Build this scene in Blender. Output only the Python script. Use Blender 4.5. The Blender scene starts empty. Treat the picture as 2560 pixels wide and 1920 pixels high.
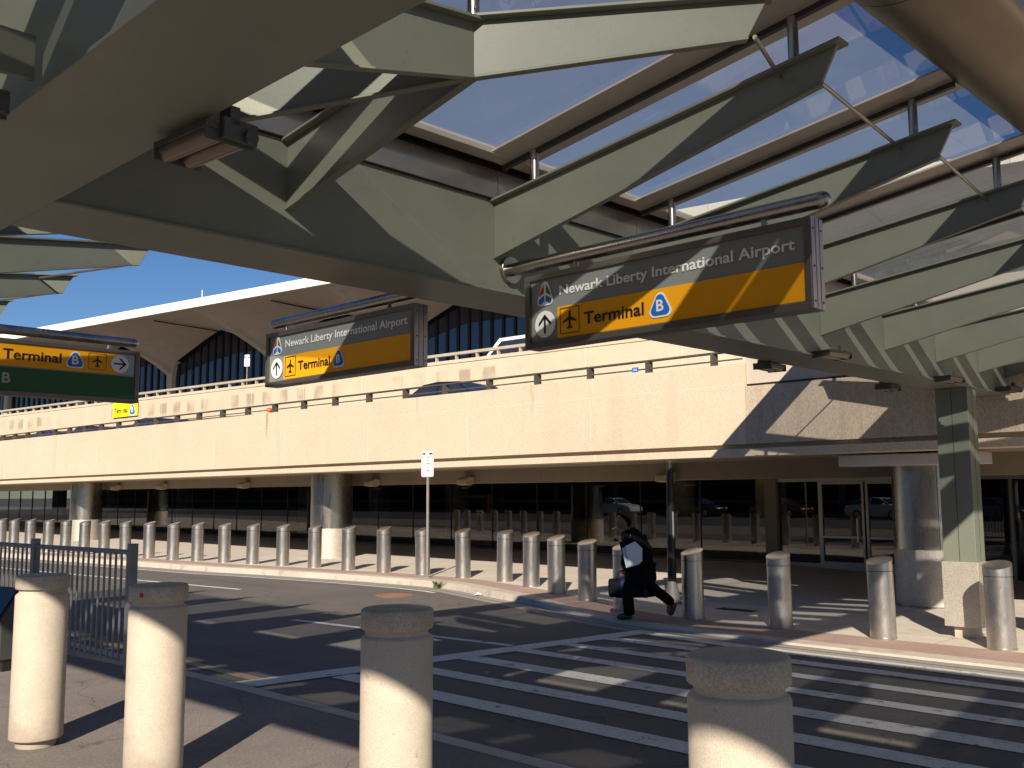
import bpy, bmesh, math, random
from mathutils import Vector, Matrix
random.seed(7)
R = math.radians
SC = bpy.context.scene
COL = SC.collection

# ------------------------------------------------------------------ camera
cam = bpy.data.cameras.new('camera'); cam.sensor_width = 36.0; cam.lens = 34.453; cam.clip_start = 0.05; cam.clip_end = 3000
camo = bpy.data.objects.new('camera', cam); COL.objects.link(camo)
_r = Vector((0.7156, 0.6985, -0.0055)); _d = Vector((-0.6942, 0.7112, 0.1114)).normalized()
_r = (_r - _d * _r.dot(_d)).normalized(); _u = _r.cross(_d)
camo.matrix_world = Matrix(((_r.x, _u.x, -_d.x, 0), (_r.y, _u.y, -_d.y, 0), (_r.z, _u.z, -_d.z, 1.85), (0, 0, 0, 1)))
SC.camera = camo
# ------------------------------------------------------------------ sky, sun, exposure
SUN_EL, SUN_AZ = 29.0, 143.0          # azimuth of the sun clockwise from +Y
w = bpy.data.worlds.new('World'); SC.world = w; w.use_nodes = True
nt = w.node_tree; bg = nt.nodes['Background']
sky = nt.nodes.new('ShaderNodeTexSky'); sky.sky_type = 'NISHITA'; sky.sun_disc = False
sky.sun_elevation = R(SUN_EL); sky.sun_rotation = R(SUN_AZ); sky.altitude = 600; sky.air_density = 1.0; sky.dust_density = 0.0; sky.ozone_density = 5.0
hs = nt.nodes.new('ShaderNodeHueSaturation'); hs.inputs['Saturation'].default_value = 1.12; hs.inputs['Hue'].default_value = .506
nt.links.new(sky.outputs[0], hs.inputs['Color']); nt.links.new(hs.outputs[0], bg.inputs[0]); bg.inputs[1].default_value = 0.055
sl = bpy.data.lights.new('sun', 'SUN'); sl.energy = 5.0; sl.angle = R(0.55); sl.color = (1.0, 0.885, 0.735)
so = bpy.data.objects.new('sun', sl); COL.objects.link(so); so.location = (20, -30, 30)
_t = Vector((-math.sin(R(SUN_AZ)) * math.cos(R(SUN_EL)), -math.cos(R(SUN_AZ)) * math.cos(R(SUN_EL)), -math.sin(R(SUN_EL))))
so.rotation_euler = _t.to_track_quat('-Z', 'Y').to_euler()
SC.view_settings.view_transform = 'Standard'; SC.view_settings.look = 'None'; SC.view_settings.exposure = 0.64; SC.view_settings.gamma = 1.0
SC.cycles.max_bounces = 10; SC.cycles.transparent_max_bounces = 16

# ------------------------------------------------------------------ materials
MATS = {}
def mat(name, col, rough=.6, metal=0., var=.12, scale=3., fine=.0, fscale=120., bump=0., spec=.5, stretch=None, emit=None, coat=0., rvar=0.):
    if name in MATS: return MATS[name]
    m = bpy.data.materials.new(name); m.use_nodes = True; n = m.node_tree; b = n.nodes['Principled BSDF']
    b.inputs['Roughness'].default_value = rough; b.inputs['Metallic'].default_value = metal
    b.inputs['Specular IOR Level'].default_value = spec; b.inputs['Coat Weight'].default_value = coat
    tc = n.nodes.new('ShaderNodeTexCoord'); mp = n.nodes.new('ShaderNodeMapping'); n.links.new(tc.outputs['Object'], mp.inputs[0])
    if stretch: mp.inputs['Scale'].default_value = stretch
    n1 = n.nodes.new('ShaderNodeTexNoise'); n1.inputs['Scale'].default_value = scale; n1.inputs['Detail'].default_value = 6; n1.inputs['Roughness'].default_value = .65
    n.links.new(mp.outputs[0], n1.inputs['Vector'])
    mr = n.nodes.new('ShaderNodeMapRange'); mr.inputs[1].default_value = .3; mr.inputs[2].default_value = .7
    mr.inputs[3].default_value = 1 - var; mr.inputs[4].default_value = 1 + var; n.links.new(n1.outputs[0], mr.inputs[0])
    fac = mr.outputs[0]; n2 = None
    if fine or bump:
        n2 = n.nodes.new('ShaderNodeTexNoise'); n2.inputs['Scale'].default_value = fscale; n2.inputs['Detail'].default_value = 3
        n.links.new(mp.outputs[0], n2.inputs['Vector'])
    if fine:
        m2 = n.nodes.new('ShaderNodeMapRange'); m2.inputs[1].default_value = .3; m2.inputs[2].default_value = .7
        m2.inputs[3].default_value = 1 - fine; m2.inputs[4].default_value = 1 + fine; n.links.new(n2.outputs[0], m2.inputs[0])
        mu = n.nodes.new('ShaderNodeMath'); mu.operation = 'MULTIPLY'; n.links.new(fac, mu.inputs[0]); n.links.new(m2.outputs[0], mu.inputs[1]); fac = mu.outputs[0]
    vm = n.nodes.new('ShaderNodeVectorMath'); vm.operation = 'SCALE'; vm.inputs[0].default_value = col[:3]; n.links.new(fac, vm.inputs['Scale'])
    n.links.new(vm.outputs[0], b.inputs['Base Color'])
    if rvar:
        m3 = n.nodes.new('ShaderNodeMapRange'); m3.inputs[1].default_value = .3; m3.inputs[2].default_value = .7
        m3.inputs[3].default_value = rough - rvar; m3.inputs[4].default_value = rough + rvar; n.links.new(n1.outputs[0], m3.inputs[0]); n.links.new(m3.outputs[0], b.inputs['Roughness'])
    if bump:
        bp = n.nodes.new('ShaderNodeBump'); bp.inputs['Strength'].default_value = bump; bp.inputs['Distance'].default_value = .01
        n.links.new(n2.outputs[0], bp.inputs['Height']); n.links.new(bp.outputs[0], b.inputs['Normal'])
    if emit:
        b.inputs['Emission Color'].default_value = (*col[:3], 1); b.inputs['Emission Strength'].default_value = emit
    MATS[name] = m; return m
def overlay(m, build, col):
    """mix a second colour into a material's base colour with a mask built by build(nodes, links, coord)"""
    n = m.node_tree; b = n.nodes['Principled BSDF']; src = b.inputs['Base Color'].links[0].from_socket
    tc = n.nodes.new('ShaderNodeTexCoord'); f = build(n.nodes, n.links, tc.outputs['Object'])
    mx = n.nodes.new('ShaderNodeMix'); mx.data_type = 'RGBA'; n.links.new(f, mx.inputs[0]); n.links.new(src, mx.inputs[6]); mx.inputs[7].default_value = (*col, 1)
    n.links.new(mx.outputs[2], b.inputs['Base Color'])
def noise_mask(scale, lo, hi, strength, stretch=(1, 1, 1)):
    def f(N, L, co):
        mp = N.new('ShaderNodeMapping'); mp.inputs['Scale'].default_value = stretch; L.new(co, mp.inputs[0])
        t = N.new('ShaderNodeTexNoise'); t.inputs['Scale'].default_value = scale; t.inputs['Detail'].default_value = 5; L.new(mp.outputs[0], t.inputs['Vector'])
        r = N.new('ShaderNodeMapRange'); r.inputs[1].default_value = lo; r.inputs[2].default_value = hi; r.inputs[3].default_value = 0; r.inputs[4].default_value = strength
        L.new(t.outputs[0], r.inputs[0]); return r.outputs[0]
    return f
def crack_mask(scale, width, strength):
    def f(N, L, co):
        t0 = N.new('ShaderNodeTexNoise'); t0.inputs['Scale'].default_value = 1.5; L.new(co, t0.inputs['Vector'])
        ad = N.new('ShaderNodeVectorMath'); ad.operation = 'ADD'; L.new(co, ad.inputs[0]); L.new(t0.outputs['Color'], ad.inputs[1])
        v = N.new('ShaderNodeTexVoronoi'); v.feature = 'DISTANCE_TO_EDGE'; v.inputs['Scale'].default_value = scale; L.new(ad.outputs[0], v.inputs['Vector'])
        r = N.new('ShaderNodeMapRange'); r.inputs[1].default_value = 0; r.inputs[2].default_value = width; r.inputs[3].default_value = strength; r.inputs[4].default_value = 0
        L.new(v.outputs['Distance'], r.inputs[0]); return r.outputs[0]
    return f
def glass_mat(name, tint, refl_rough=.0, trans=1.0, body=(.02, .025, .03), dirt=0.0, dirtcol=(.5, .5, .48), ior=1.5):
    m = bpy.data.materials.new(name); m.use_nodes = True; n = m.node_tree; n.nodes.remove(n.nodes['Principled BSDF']); out = n.nodes['Material Output']
    tr = n.nodes.new('ShaderNodeBsdfTransparent'); tr.inputs[0].default_value = (*tint, 1)
    gl = n.nodes.new('ShaderNodeBsdfGlossy'); gl.inputs['Roughness'].default_value = refl_rough
    df = n.nodes.new('ShaderNodeBsdfDiffuse'); df.inputs[0].default_value = (*body, 1)
    m1 = n.nodes.new('ShaderNodeMixShader'); m1.inputs[0].default_value = trans; n.links.new(df.outputs[0], m1.inputs[1]); n.links.new(tr.outputs[0], m1.inputs[2])
    cur = m1.outputs[0]
    if dirt:
        d2 = n.nodes.new('ShaderNodeBsdfTranslucent'); d2.inputs[0].default_value = (*dirtcol, 1)
        tc = n.nodes.new('ShaderNodeTexCoord'); t = n.nodes.new('ShaderNodeTexNoise'); t.inputs['Scale'].default_value = 2.5; t.inputs['Detail'].default_value = 8; n.links.new(tc.outputs['Object'], t.inputs['Vector'])
        r = n.nodes.new('ShaderNodeMapRange'); r.inputs[1].default_value = .35; r.inputs[2].default_value = .75; r.inputs[3].default_value = dirt * .9; r.inputs[4].default_value = dirt * 1.12; n.links.new(t.outputs[0], r.inputs[0])
        m3 = n.nodes.new('ShaderNodeMixShader'); n.links.new(r.outputs[0], m3.inputs[0]); n.links.new(cur, m3.inputs[1]); n.links.new(d2.outputs[0], m3.inputs[2]); cur = m3.outputs[0]
    lw = n.nodes.new('ShaderNodeLayerWeight'); pw = n.nodes.new('ShaderNodeMath'); pw.operation = 'POWER'; pw.inputs[1].default_value = 5; n.links.new(lw.outputs['Facing'], pw.inputs[0])
    f0 = ((ior - 1) / (ior + 1)) ** 2 * 1.6
    fr = n.nodes.new('ShaderNodeMapRange'); fr.inputs[3].default_value = f0; fr.inputs[4].default_value = 1; n.links.new(pw.outputs[0], fr.inputs[0])
    m2 = n.nodes.new('ShaderNodeMixShader'); n.links.new(fr.outputs[0], m2.inputs[0]); n.links.new(cur, m2.inputs[1]); n.links.new(gl.outputs[0], m2.inputs[2])
    n.links.new(m2.outputs[0], out.inputs[0]); MATS[name] = m; return m

SAGE = mat('sage_paint', (.175, .188, .15), .42, var=.07, scale=2.2, fine=.03, fscale=90, bump=.03, spec=.4)
overlay(SAGE, noise_mask(1.3, .58, .78, .22, (1, 1, .35)), (.125, .12, .095)); overlay(SAGE, noise_mask(14, .66, .72, .35), (.14, .13, .105))
STEEL = mat('stainless', (.44, .415, .38), .29, 1., var=.07, scale=5, stretch=(1, 1, .15), rvar=.07, fine=.05, fscale=60)
STEEL_B = mat('stainless_bollard', (.58, .555, .525), .32, .97, var=.10, scale=6, stretch=(1, 1, .4), fine=.10, fscale=60, rvar=.05)
overlay(STEEL_B, noise_mask(9, .62, .74, .22), (.34, .32, .30))
STEEL_D = mat('stainless_dull', (.42, .39, .35), .42, .95, var=.12, scale=3, rvar=.08)
STEEL_P = mat('tread_plate', (.52, .475, .41), .5, .55, var=.08, scale=8, fine=.28, fscale=75, bump=.5)
TRIM = mat('canopy_trim', (.20, .16, .12), .36, .85, var=.08, scale=2, rvar=.05)
BRONZE = mat('bronze_frame', (.50, .45, .39), .45, .35, var=.08)
BRONZE_D = mat('dark_bronze', (.05, .042, .037), .45, .3)
ALU = mat('aluminium_frame', (.36, .34, .31), .38, .85, var=.08)
CONC = mat('fascia_concrete', (.575, .475, .355), .85, var=.05, scale=.6, fine=.13, fscale=45, bump=.25)
overlay(CONC, noise_mask(2.2, .57, .75, .28, (1, 1, .12)), (.40, .33, .245))
overlay(CONC, noise_mask(.35, .5, .72, .2), (.50, .41, .30)); overlay(CONC, noise_mask(1.1, .60, .72, .35, (1, 1, .06)), (.38, .31, .23))
def _rust(N, L, co):
    sx = N.new('ShaderNodeSeparateXYZ'); L.new(co, sx.inputs[0])
    t = N.new('ShaderNodeTexNoise'); t.inputs['Scale'].default_value = 3; t.inputs['Detail'].default_value = 5; L.new(co, t.inputs['Vector'])
    def M(op, a, b=None, c=None):
        m = N.new('ShaderNodeMath'); m.operation = op
        for k, v in enumerate((a, b, c)):
            if v is None: continue
            if isinstance(v, (int, float)): m.inputs[k].default_value = v
            else: L.new(v, m.inputs[k])
        return m.outputs[0]
    def SS(v, e0, e1):
        r = N.new('ShaderNodeMapRange'); r.interpolation_type = 'SMOOTHSTEP'; r.inputs[1].default_value = e0; r.inputs[2].default_value = e1; L.new(v, r.inputs[0]); return r.outputs[0]
    out = None
    for x0, zl, zh in ((-23.55, 3.1, 4.0), (-41.6, 3.5, 4.15), (-30.1, 3.6, 4.1), (-13.6, 3.0, 4.05), (-17.2, 3.3, 4.05)):
        d = M('ABSOLUTE', M('ADD', M('MULTIPLY_ADD', t.outputs[0], .22, sx.outputs[0]), -x0 - .11))
        a = M('SUBTRACT', 1, SS(d, .015, .075)); a = M('MULTIPLY', a, SS(sx.outputs[2], zl, zh)); a = M('MULTIPLY', a, .85 if x0 == -23.55 else .3)
        out = a if out is None else M('MAXIMUM', out, a)
    return out
overlay(CONC, _rust, (.34, .19, .085))
CONC_R = mat('ribbed_concrete', (.46, .38, .29), .88, var=.06, scale=1.0, fine=.22, fscale=70, bump=.35, stretch=(1, 1, .35))
overlay(CONC_R, noise_mask(7, .52, .72, .35, (1, 1, .05)), (.30, .24, .18))
CONC_L = mat('pale_panel', (.50, .43, .35), .8, var=.05, scale=1, fine=.05)
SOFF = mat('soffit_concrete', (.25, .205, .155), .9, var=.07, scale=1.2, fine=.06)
WALL2 = mat('upper_wall_concrete', (.56, .46, .34), .88, var=.06, scale=.8, fine=.10, fscale=30, bump=.2)
overlay(WALL2, noise_mask(.5, .5, .7, .2), (.42, .33, .24))
def _stains(N, L, co):
    def M(op, a, b=None, c=None):
        m = N.new('ShaderNodeMath'); m.operation = op
        for k, v in enumerate((a, b, c)):
            if v is None: continue
            if isinstance(v, (int, float)): m.inputs[k].default_value = v
            else: L.new(v, m.inputs[k])
        return m.outputs[0]
    def SS(v, e0, e1):
        r = N.new('ShaderNodeMapRange'); r.interpolation_type = 'SMOOTHSTEP'; r.inputs[1].default_value = e0; r.inputs[2].default_value = e1; L.new(v, r.inputs[0]); return r.outputs[0]
    sx = N.new('ShaderNodeSeparateXYZ'); L.new(co, sx.inputs[0])
    t = N.new('ShaderNodeTexNoise'); t.inputs['Scale'].default_value = .9; t.inputs['Detail'].default_value = 4; L.new(co, t.inputs['Vector'])
    t2 = N.new('ShaderNodeTexNoise'); t2.inputs['Scale'].default_value = .12; L.new(co, t2.inputs['Vector'])
    x = M('MULTIPLY_ADD', t.outputs[0], .35, sx.outputs[0]); fr = M('PINGPONG', x, .58)
    a = SS(fr, .22, .36); z1 = SS(sx.outputs[2], 5.62, 5.95); z2 = M('SUBTRACT', 1, SS(sx.outputs[2], 6.28, 6.42))
    g = SS(t2.outputs[0], .44, .54); n3 = SS(t.outputs[0], .30, .62)
    return M('MULTIPLY', M('MULTIPLY', M('MULTIPLY', a, z1), M('MULTIPLY', z2, g)), M('MULTIPLY', n3, .75))
overlay(WALL2, _stains, (.27, .22, .165))
ROOFW = mat('roof_white', (.80, .76, .66), .7, var=.04)
ROOFS = mat('roof_soffit', (.62, .51, .41), .9, var=.06, scale=.12, fine=.05, fscale=2)
ASPH = mat('asphalt', (.112, .100, .090), .9, var=.18, scale=.7, fine=.30, fscale=70, bump=.35)
overlay(ASPH, noise_mask(.25, .5, .75, .4), (.16, .15, .14)); overlay(ASPH, crack_mask(.28, .006, .6), (.03, .03, .03)); overlay(ASPH, noise_mask(1.0, .55, .72, .4, (.06, 1.1, 1)), (.055, .05, .047)); overlay(ASPH, noise_mask(2.3, .66, .72, .6), (.035, .033, .032))
PLAZA = mat('plaza_asphalt', (.185, .158, .142), .92, var=.16, scale=1.1, fine=.25, fscale=60, bump=.3)
overlay(PLAZA, crack_mask(.55, .008, .55), (.05, .045, .04)); overlay(PLAZA, noise_mask(3.1, .64, .72, .5), (.085, .075, .068)); overlay(PLAZA, noise_mask(.9, .52, .7, .35), (.26, .225, .20))
SIDEW = mat('sidewalk_concrete', (.53, .48, .41), .9, var=.10, scale=.9, fine=.10, fscale=50, bump=.15)
def _tile(N, L, co):
    sx = N.new('ShaderNodeSeparateXYZ'); L.new(co, sx.inputs[0]); outs = []
    for k in (0, 1):
        a = N.new('ShaderNodeMath'); a.operation = 'PINGPONG'; a.inputs[1].default_value = .8; L.new(sx.outputs[k], a.inputs[0])
        c = N.new('ShaderNodeMath'); c.operation = 'LESS_THAN'; c.inputs[1].default_value = .009; L.new(a.outputs[0], c.inputs[0]); outs.append(c)
    m = N.new('ShaderNodeMath'); m.operation = 'MAXIMUM'; L.new(outs[0].outputs[0], m.inputs[0]); L.new(outs[1].outputs[0], m.inputs[1])
    s = N.new('ShaderNodeMath'); s.operation = 'MULTIPLY'; s.inputs[1].default_value = .6; L.new(m.outputs[0], s.inputs[0]); return s.outputs[0]
overlay(SIDEW, _tile, (.16, .14, .12)); overlay(SIDEW, noise_mask(1.6, .58, .74, .3), (.27, .24, .2))
BRICK = mat('pink_paver', (.34, .235, .19), .9, var=.1, scale=2, fine=.15, fscale=40, bump=.2)
KERB = mat('kerb_concrete', (.46, .41, .34), .9, var=.14, scale=2, fine=.1, bump=.2)
overlay(KERB, noise_mask(4, .56, .7, .5), (.2, .17, .14))
PAINT = mat('white_road_paint', (.60, .58, .53), .75, var=.1, scale=5, fine=.12, fscale=60)
overlay(PAINT, noise_mask(7, .62, .68, .8), (.12, .115, .11)); overlay(PAINT, crack_mask(3.5, .012, .5), (.14, .13, .12))
TAN = mat('tan_road_paint', (.36, .25, .15), .8, var=.15, scale=4)
overlay(TAN, noise_mask(7, .58, .66, .8), (.12, .115, .11))
CBOL = mat('bollard_concrete', (.49, .425, .34), .85, var=.10, scale=4, fine=.16, fscale=160, bump=.12)
overlay(CBOL, noise_mask(5, .62, .78, .25, (1, 1, .4)), (.27, .22, .18))
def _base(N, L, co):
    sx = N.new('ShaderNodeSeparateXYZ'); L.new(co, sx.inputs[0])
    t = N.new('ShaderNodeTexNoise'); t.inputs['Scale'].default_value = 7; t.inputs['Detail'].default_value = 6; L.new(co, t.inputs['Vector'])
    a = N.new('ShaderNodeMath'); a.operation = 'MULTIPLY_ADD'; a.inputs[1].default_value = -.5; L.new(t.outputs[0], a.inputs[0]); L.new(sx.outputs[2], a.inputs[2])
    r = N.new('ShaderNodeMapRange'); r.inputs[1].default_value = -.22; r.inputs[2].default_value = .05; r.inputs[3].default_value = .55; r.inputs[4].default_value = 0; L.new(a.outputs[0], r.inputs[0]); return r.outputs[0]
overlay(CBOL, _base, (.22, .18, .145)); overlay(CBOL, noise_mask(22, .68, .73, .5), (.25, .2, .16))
CCAP = mat('bollard_cap', (.41, .355, .285), .88, var=.16, scale=5, fine=.25, fscale=120, bump=.18)
overlay(CCAP, noise_mask(11, .58, .70, .4), (.5, .45, .38))
RAILP = mat('railing_paint', (.20, .21, .215), .5, .3, var=.12, scale=6)
DARKP = mat('dark_rail', (.085, .075, .065), .6, .2, var=.15, scale=5)
POSTG = mat('grey_post', (.24, .22, .20), .6, .2, var=.15, scale=5)
BLACKM = mat('black_metal', (.025, .024, .023), .35, .3, var=.1)
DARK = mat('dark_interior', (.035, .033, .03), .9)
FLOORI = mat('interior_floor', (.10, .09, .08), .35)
WOODC = mat('counter_wood', (.42, .23, .06), .5, var=.15, scale=4, stretch=(8, 8, 1))
SIGN_F = mat('sign_frame', (.17, .155, .135), .42, .7, var=.1, scale=5)
SIGN_SIDE = mat('sign_end_plate', (.36, .33, .35), .38, .8, var=.08)
S_GREY = mat('sign_grey', (.205, .225, .22), .5, var=.03, spec=.35)
S_ORANGE = mat('sign_orange', (.80, .36, .006), .5, var=.02, spec=.3)
S_GREEN = mat('sign_green', (.004, .085, .022), .4, var=.03)
S_WHITE = mat('sign_white', (.75, .76, .76), .5, var=.02)
S_LGREY = mat('sign_light_grey', (.36, .38, .38), .5, var=.02)
S_BLACK = mat('sign_black', (.012, .012, .012), .5)
S_BLUE = mat('sign_blue', (.012, .13, .50), .5)
S_RED = mat('sign_red', (.50, .015, .02), .5)
S_GRN2 = mat('logo_green', (.01, .19, .05), .5)
S_YEL = mat('sign_yellow', (.85, .75, .005), .5)
RUST = mat('rust_plate', (.26, .12, .075), .8, var=.25, scale=8)
ORANGE_L = mat('orange_lens', (.7, .12, .02), .3)
CREAM = mat('cream_fixture', (.38, .30, .19), .6, var=.15, scale=8)
GREYFIX = mat('grey_fixture', (.085, .085, .082), .5, .4)
REFL = mat('fixture_reflector', (.20, .16, .135), .35, .8)
SKIN = mat('dark_skin', (.25, .11, .065), .42, var=.1, scale=12)
HAIR = mat('black_hair', (.006, .005, .005), .9, spec=.05)
CLOTH = mat('black_cloth', (.006, .006, .0065), .9, var=.2, scale=8, spec=.08)
TROUS = mat('black_trousers', (.006, .006, .0065), .9, var=.2, scale=9, spec=.08)
SHOE = mat('shoe', (.03, .027, .025), .5)
BLUEB = mat('blue_bag', (.008, .010, .13), .7, var=.15, scale=10)
BLACKB = mat('black_bag', (.006, .006, .011), .7, spec=.15)
PAPER = mat('white_paper', (.72, .74, .80), .6, var=.03)
CARD = mat('dark_car_paint', (.012, .014, .02), .25, .2, coat=.8)
CARB = mat('blue_car_paint', (.02, .04, .16), .28, .3, coat=.7)
CARR = mat('maroon_car_paint', (.08, .012, .012), .28, .3, coat=.7)
VANW = mat('white_van_paint', (.72, .72, .72), .3, 0, coat=.6, var=.03)
CARGL = mat('car_glass', (.02, .025, .035), .06, 0, spec=.8)
TYRE = mat('tyre', (.02, .02, .02), .85)
RIM = mat('wheel_rim', (.5, .5, .5), .35, .9)
LEAF = mat('weed_leaf', (.09, .13, .025), .7, var=.3, scale=20)
STAINM = mat('dark_stain', (.27, .22, .165), .95, var=.3, scale=6)
GLASS_R = glass_mat('roof_glass', (.66, .69, .72), .02, .96, (.16, .18, .2), dirt=.30, dirtcol=(.38, .40, .385))
GLASS_DIM = glass_mat('dimming_glass', (.50, .52, .54), .05, .55, (.14, .15, .16), dirt=.3, dirtcol=(.35, .35, .34))  # darkened roof panes out of view, added to dim the sun on the crosswalk
GLASS_S = glass_mat('shop_glass', (.42, .44, .44), .0, .9, (.012, .012, .012), ior=1.72)
GLASS_T = glass_mat('terminal_glass', (.3, .3, .32), .0, .1, (.012, .018, .06), ior=1.75)
WARMLAMP = mat('warm_ceiling_lamp', (1.0, .62, .20), .5, emit=1.0)

# ------------------------------------------------------------------ mesh helpers
class MB:
    def __init__(s): s.v = []; s.f = []
    def add(s, vs, fs):
        o = len(s.v); s.v += [tuple(v) for v in vs]; s.f += [tuple(i + o for i in f) for f in fs]; return s
    def box(s, x0, x1, y0, y1, z0, z1):
        vs = [(x, y, z) for z in (z0, z1) for y in (y0, y1) for x in (x0, x1)]
        return s.add(vs, [(0, 2, 3, 1), (4, 5, 7, 6), (0, 1, 5, 4), (1, 3, 7, 5), (3, 2, 6, 7), (2, 0, 4, 6)])
    def cyl(s, p0, p1, r0, r1=None, n=16, caps=True):
        r1 = r0 if r1 is None else r1; p0 = Vector(p0); p1 = Vector(p1); a = (p1 - p0).normalized()
        t = Vector((0, 0, 1)) if abs(a.z) < .9 else Vector((1, 0, 0)); e = a.cross(t).normalized(); g = a.cross(e)
        vs = []
        for p, r in ((p0, r0), (p1, r1)):
            for i in range(n):
                q = 2 * math.pi * i / n; vs.append(p + (e * math.cos(q) + g * math.sin(q)) * r)
        fs = [(i, (i + 1) % n, n + (i + 1) % n, n + i) for i in range(n)]
        if caps: fs += [tuple(range(n))[::-1], tuple(range(n, 2 * n))]
        return s.add(vs, fs)
    def lathe(s, prof, c=(0, 0, 0), n=32):
        vs = []
        for r, z in prof:
            for i in range(n):
                q = 2 * math.pi * i / n; vs.append((c[0] + r * math.cos(q), c[1] + r * math.sin(q), c[2] + z))
        fs = []
        for k in range(len(prof) - 1):
            for i in range(n):
                j = (i + 1) % n; fs.append((k * n + i, k * n + j, (k + 1) * n + j, (k + 1) * n + i))
        fs += [tuple(range(n))[::-1], tuple(range((len(prof) - 1) * n, len(prof) * n))]
        return s.add(vs, fs)
    def prism(s, poly, fn, d0, d1):
        """poly: list of 2-D points; fn(a,b,d)->3-D point"""
        n = len(poly); vs = [fn(a, b, d0) for a, b in poly] + [fn(a, b, d1) for a, b in poly]
        fs = [(i, (i + 1) % n, n + (i + 1) % n, n + i) for i in range(n)] + [tuple(range(n))[::-1], tuple(range(n, 2 * n))]
        return s.add(vs, fs)
    def loft(s, rings, closed=True, caps=True):
        n = len(rings[0]); vs = [p for r in rings for p in r]; fs = []
        for k in range(len(rings) - 1):
            for i in range(n if closed else n - 1):
                j = (i + 1) % n; fs.append((k * n + i, k * n + j, (k + 1) * n + j, (k + 1) * n + i))
        if caps and closed: fs += [tuple(range(n))[::-1], tuple(range((len(rings) - 1) * n, len(rings) * n))]
        return s.add(vs, fs)
    def build(s, name, m, parent=None, smooth=None, bevel=0., recalc=True):
        me = bpy.data.meshes.new(name); me.from_pydata(s.v, [], s.f); me.materials.append(m)
        if recalc:
            bm = bmesh.new(); bm.from_mesh(me); bmesh.ops.recalc_face_normals(bm, faces=bm.faces); bm.to_mesh(me); bm.free()
        if smooth is not None:
            for p in me.polygons: p.use_smooth = True
            me.set_sharp_from_angle(angle=R(smooth))
        o = bpy.data.objects.new(name, me); COL.objects.link(o)
        if bevel:
            b = o.modifiers.new('bevel', 'BEVEL'); b.width = bevel; b.segments = 2; b.limit_method = 'ANGLE'; b.angle_limit = R(40)
        if parent is not None: o.parent = parent
        return o
def tag(o, label=None, cat=None, group=None, kind=None):
    if label: o['label'] = label
    if cat: o['category'] = cat
    if group: o['group'] = group
    if kind: o['kind'] = kind
    return o
def thing(name, label, cat, loc=(0, 0, 0), rz=0., group=None):
    o = bpy.data.objects.new(name, None); COL.objects.link(o); o.location = loc; o.rotation_euler = (0, 0, rz); o.empty_display_size = .2
    return tag(o, label, cat, group)
def dup(root, loc, rz=None, label=None):
    r = root.copy(); COL.objects.link(r); r.location = loc
    if rz is not None: r.rotation_euler = (0, 0, rz)
    if label: r['label'] = label
    def rec(src, dst):
        for ch in list(src.children):
            c = ch.copy(); COL.objects.link(c); c.parent = dst; rec(ch, c)
    rec(root, r); return r
def struct(mb, name, m, **k):
    o = mb.build(name, m, **k); o['kind'] = 'structure'; return o
def lerp(a, b, t): return a + (b - a) * t
def interp(tab, x):
    if x <= tab[0][0]: return tab[0][1]
    for (x0, y0), (x1, y1) in zip(tab, tab[1:]):
        if x <= x1: return lerp(y0, y1, (x - x0) / (x1 - x0))
    return tab[-1][1]
def text_mb(txt, bold=0.):
    c = bpy.data.curves.new('lettering', 'FONT'); c.body = txt; c.offset = bold; c.resolution_u = 4
    o = bpy.data.objects.new('lettering', c); COL.objects.link(o)
    dg = bpy.context.evaluated_depsgraph_get(); me = bpy.data.meshes.new_from_object(o.evaluated_get(dg))
    vs = [v.co.copy() for v in me.vertices]; fs = [tuple(p.vertices) for p in me.polygons]
    bpy.data.objects.remove(o); bpy.data.curves.remove(c); bpy.data.meshes.remove(me)
    x0 = min(v.x for v in vs); x1 = max(v.x for v in vs); y0 = min(v.y for v in vs); y1 = max(v.y for v in vs)
    return vs, fs, (x0, x1, y0, y1)
def put_text(mb, txt, u0, u1, base, cap, w, bold=0.):
    """text on a local plane: u right, v up, w outward along -Y; cap height fits 'cap', width fits u0..u1"""
    vs, fs, (x0, x1, y0, y1) = text_mb(txt, bold)
    _, _, (_, _, h0, h1) = text_mb('H', bold)
    su = (u1 - u0) / (x1 - x0); sv = cap / (h1 - h0)
    mb.add([(u0 + (v.x - x0) * su, -w, base + (v.y - h0) * sv) for v in vs], fs)
def flat(mb, poly, w, th=.002):
    mb.prism(poly, lambda a, b, d: (a, -d, b), w - th, w)

# ------------------------------------------------------------------ ground, road, pavements
KL = [(-70, 5.0), (-45, 9.0), (-32, 10.95), (-25.3, 11.86), (-22, 12.2), (-20.7, 12.5), (-17.3, 13.0), (-15.4, 13.12), (-14.4, 13.06), (-13.6, 12.8), (-12.6, 12.48), (-11.8, 12.26),
      (-10.6, 11.82), (-9.5, 11.42), (-8.6, 11.2), (-7.6, 11.12), (-6, 11.1), (0, 11.1), (30, 11.1)]
ZS = [(-12.6, .125), (-11.4, .095), (-10.0, .045), (-9.0, .028)]
def kl(x): return interp(KL, x)
def zs(x): return interp(ZS, x)
struct(MB().add([(-900, -900, -.02), (900, -900, -.02), (900, 900, -.02), (-900, 900, -.02)], [(0, 1, 2, 3)]), 'ground', mat('far_ground', (.16, .15, .13), .95))
struct(MB().box(-120, 60, 5.2, 16, -.15, 0), 'road', ASPH)
struct(MB().box(-120, 60, -28, 5.05, -.15, .004), 'plaza_pavement', PLAZA)
struct(MB().box(-120, 60, -28, -4.2, -.14, .006), 'bounce_cut_ground', mat('bounce_cut_dark', (.05, .047, .045), .9, var=.15, scale=1, fine=.25, fscale=60))  # unseen dark ground, added to cut bounce light on the girder undersides
mb = MB()
x = -40.0
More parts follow.
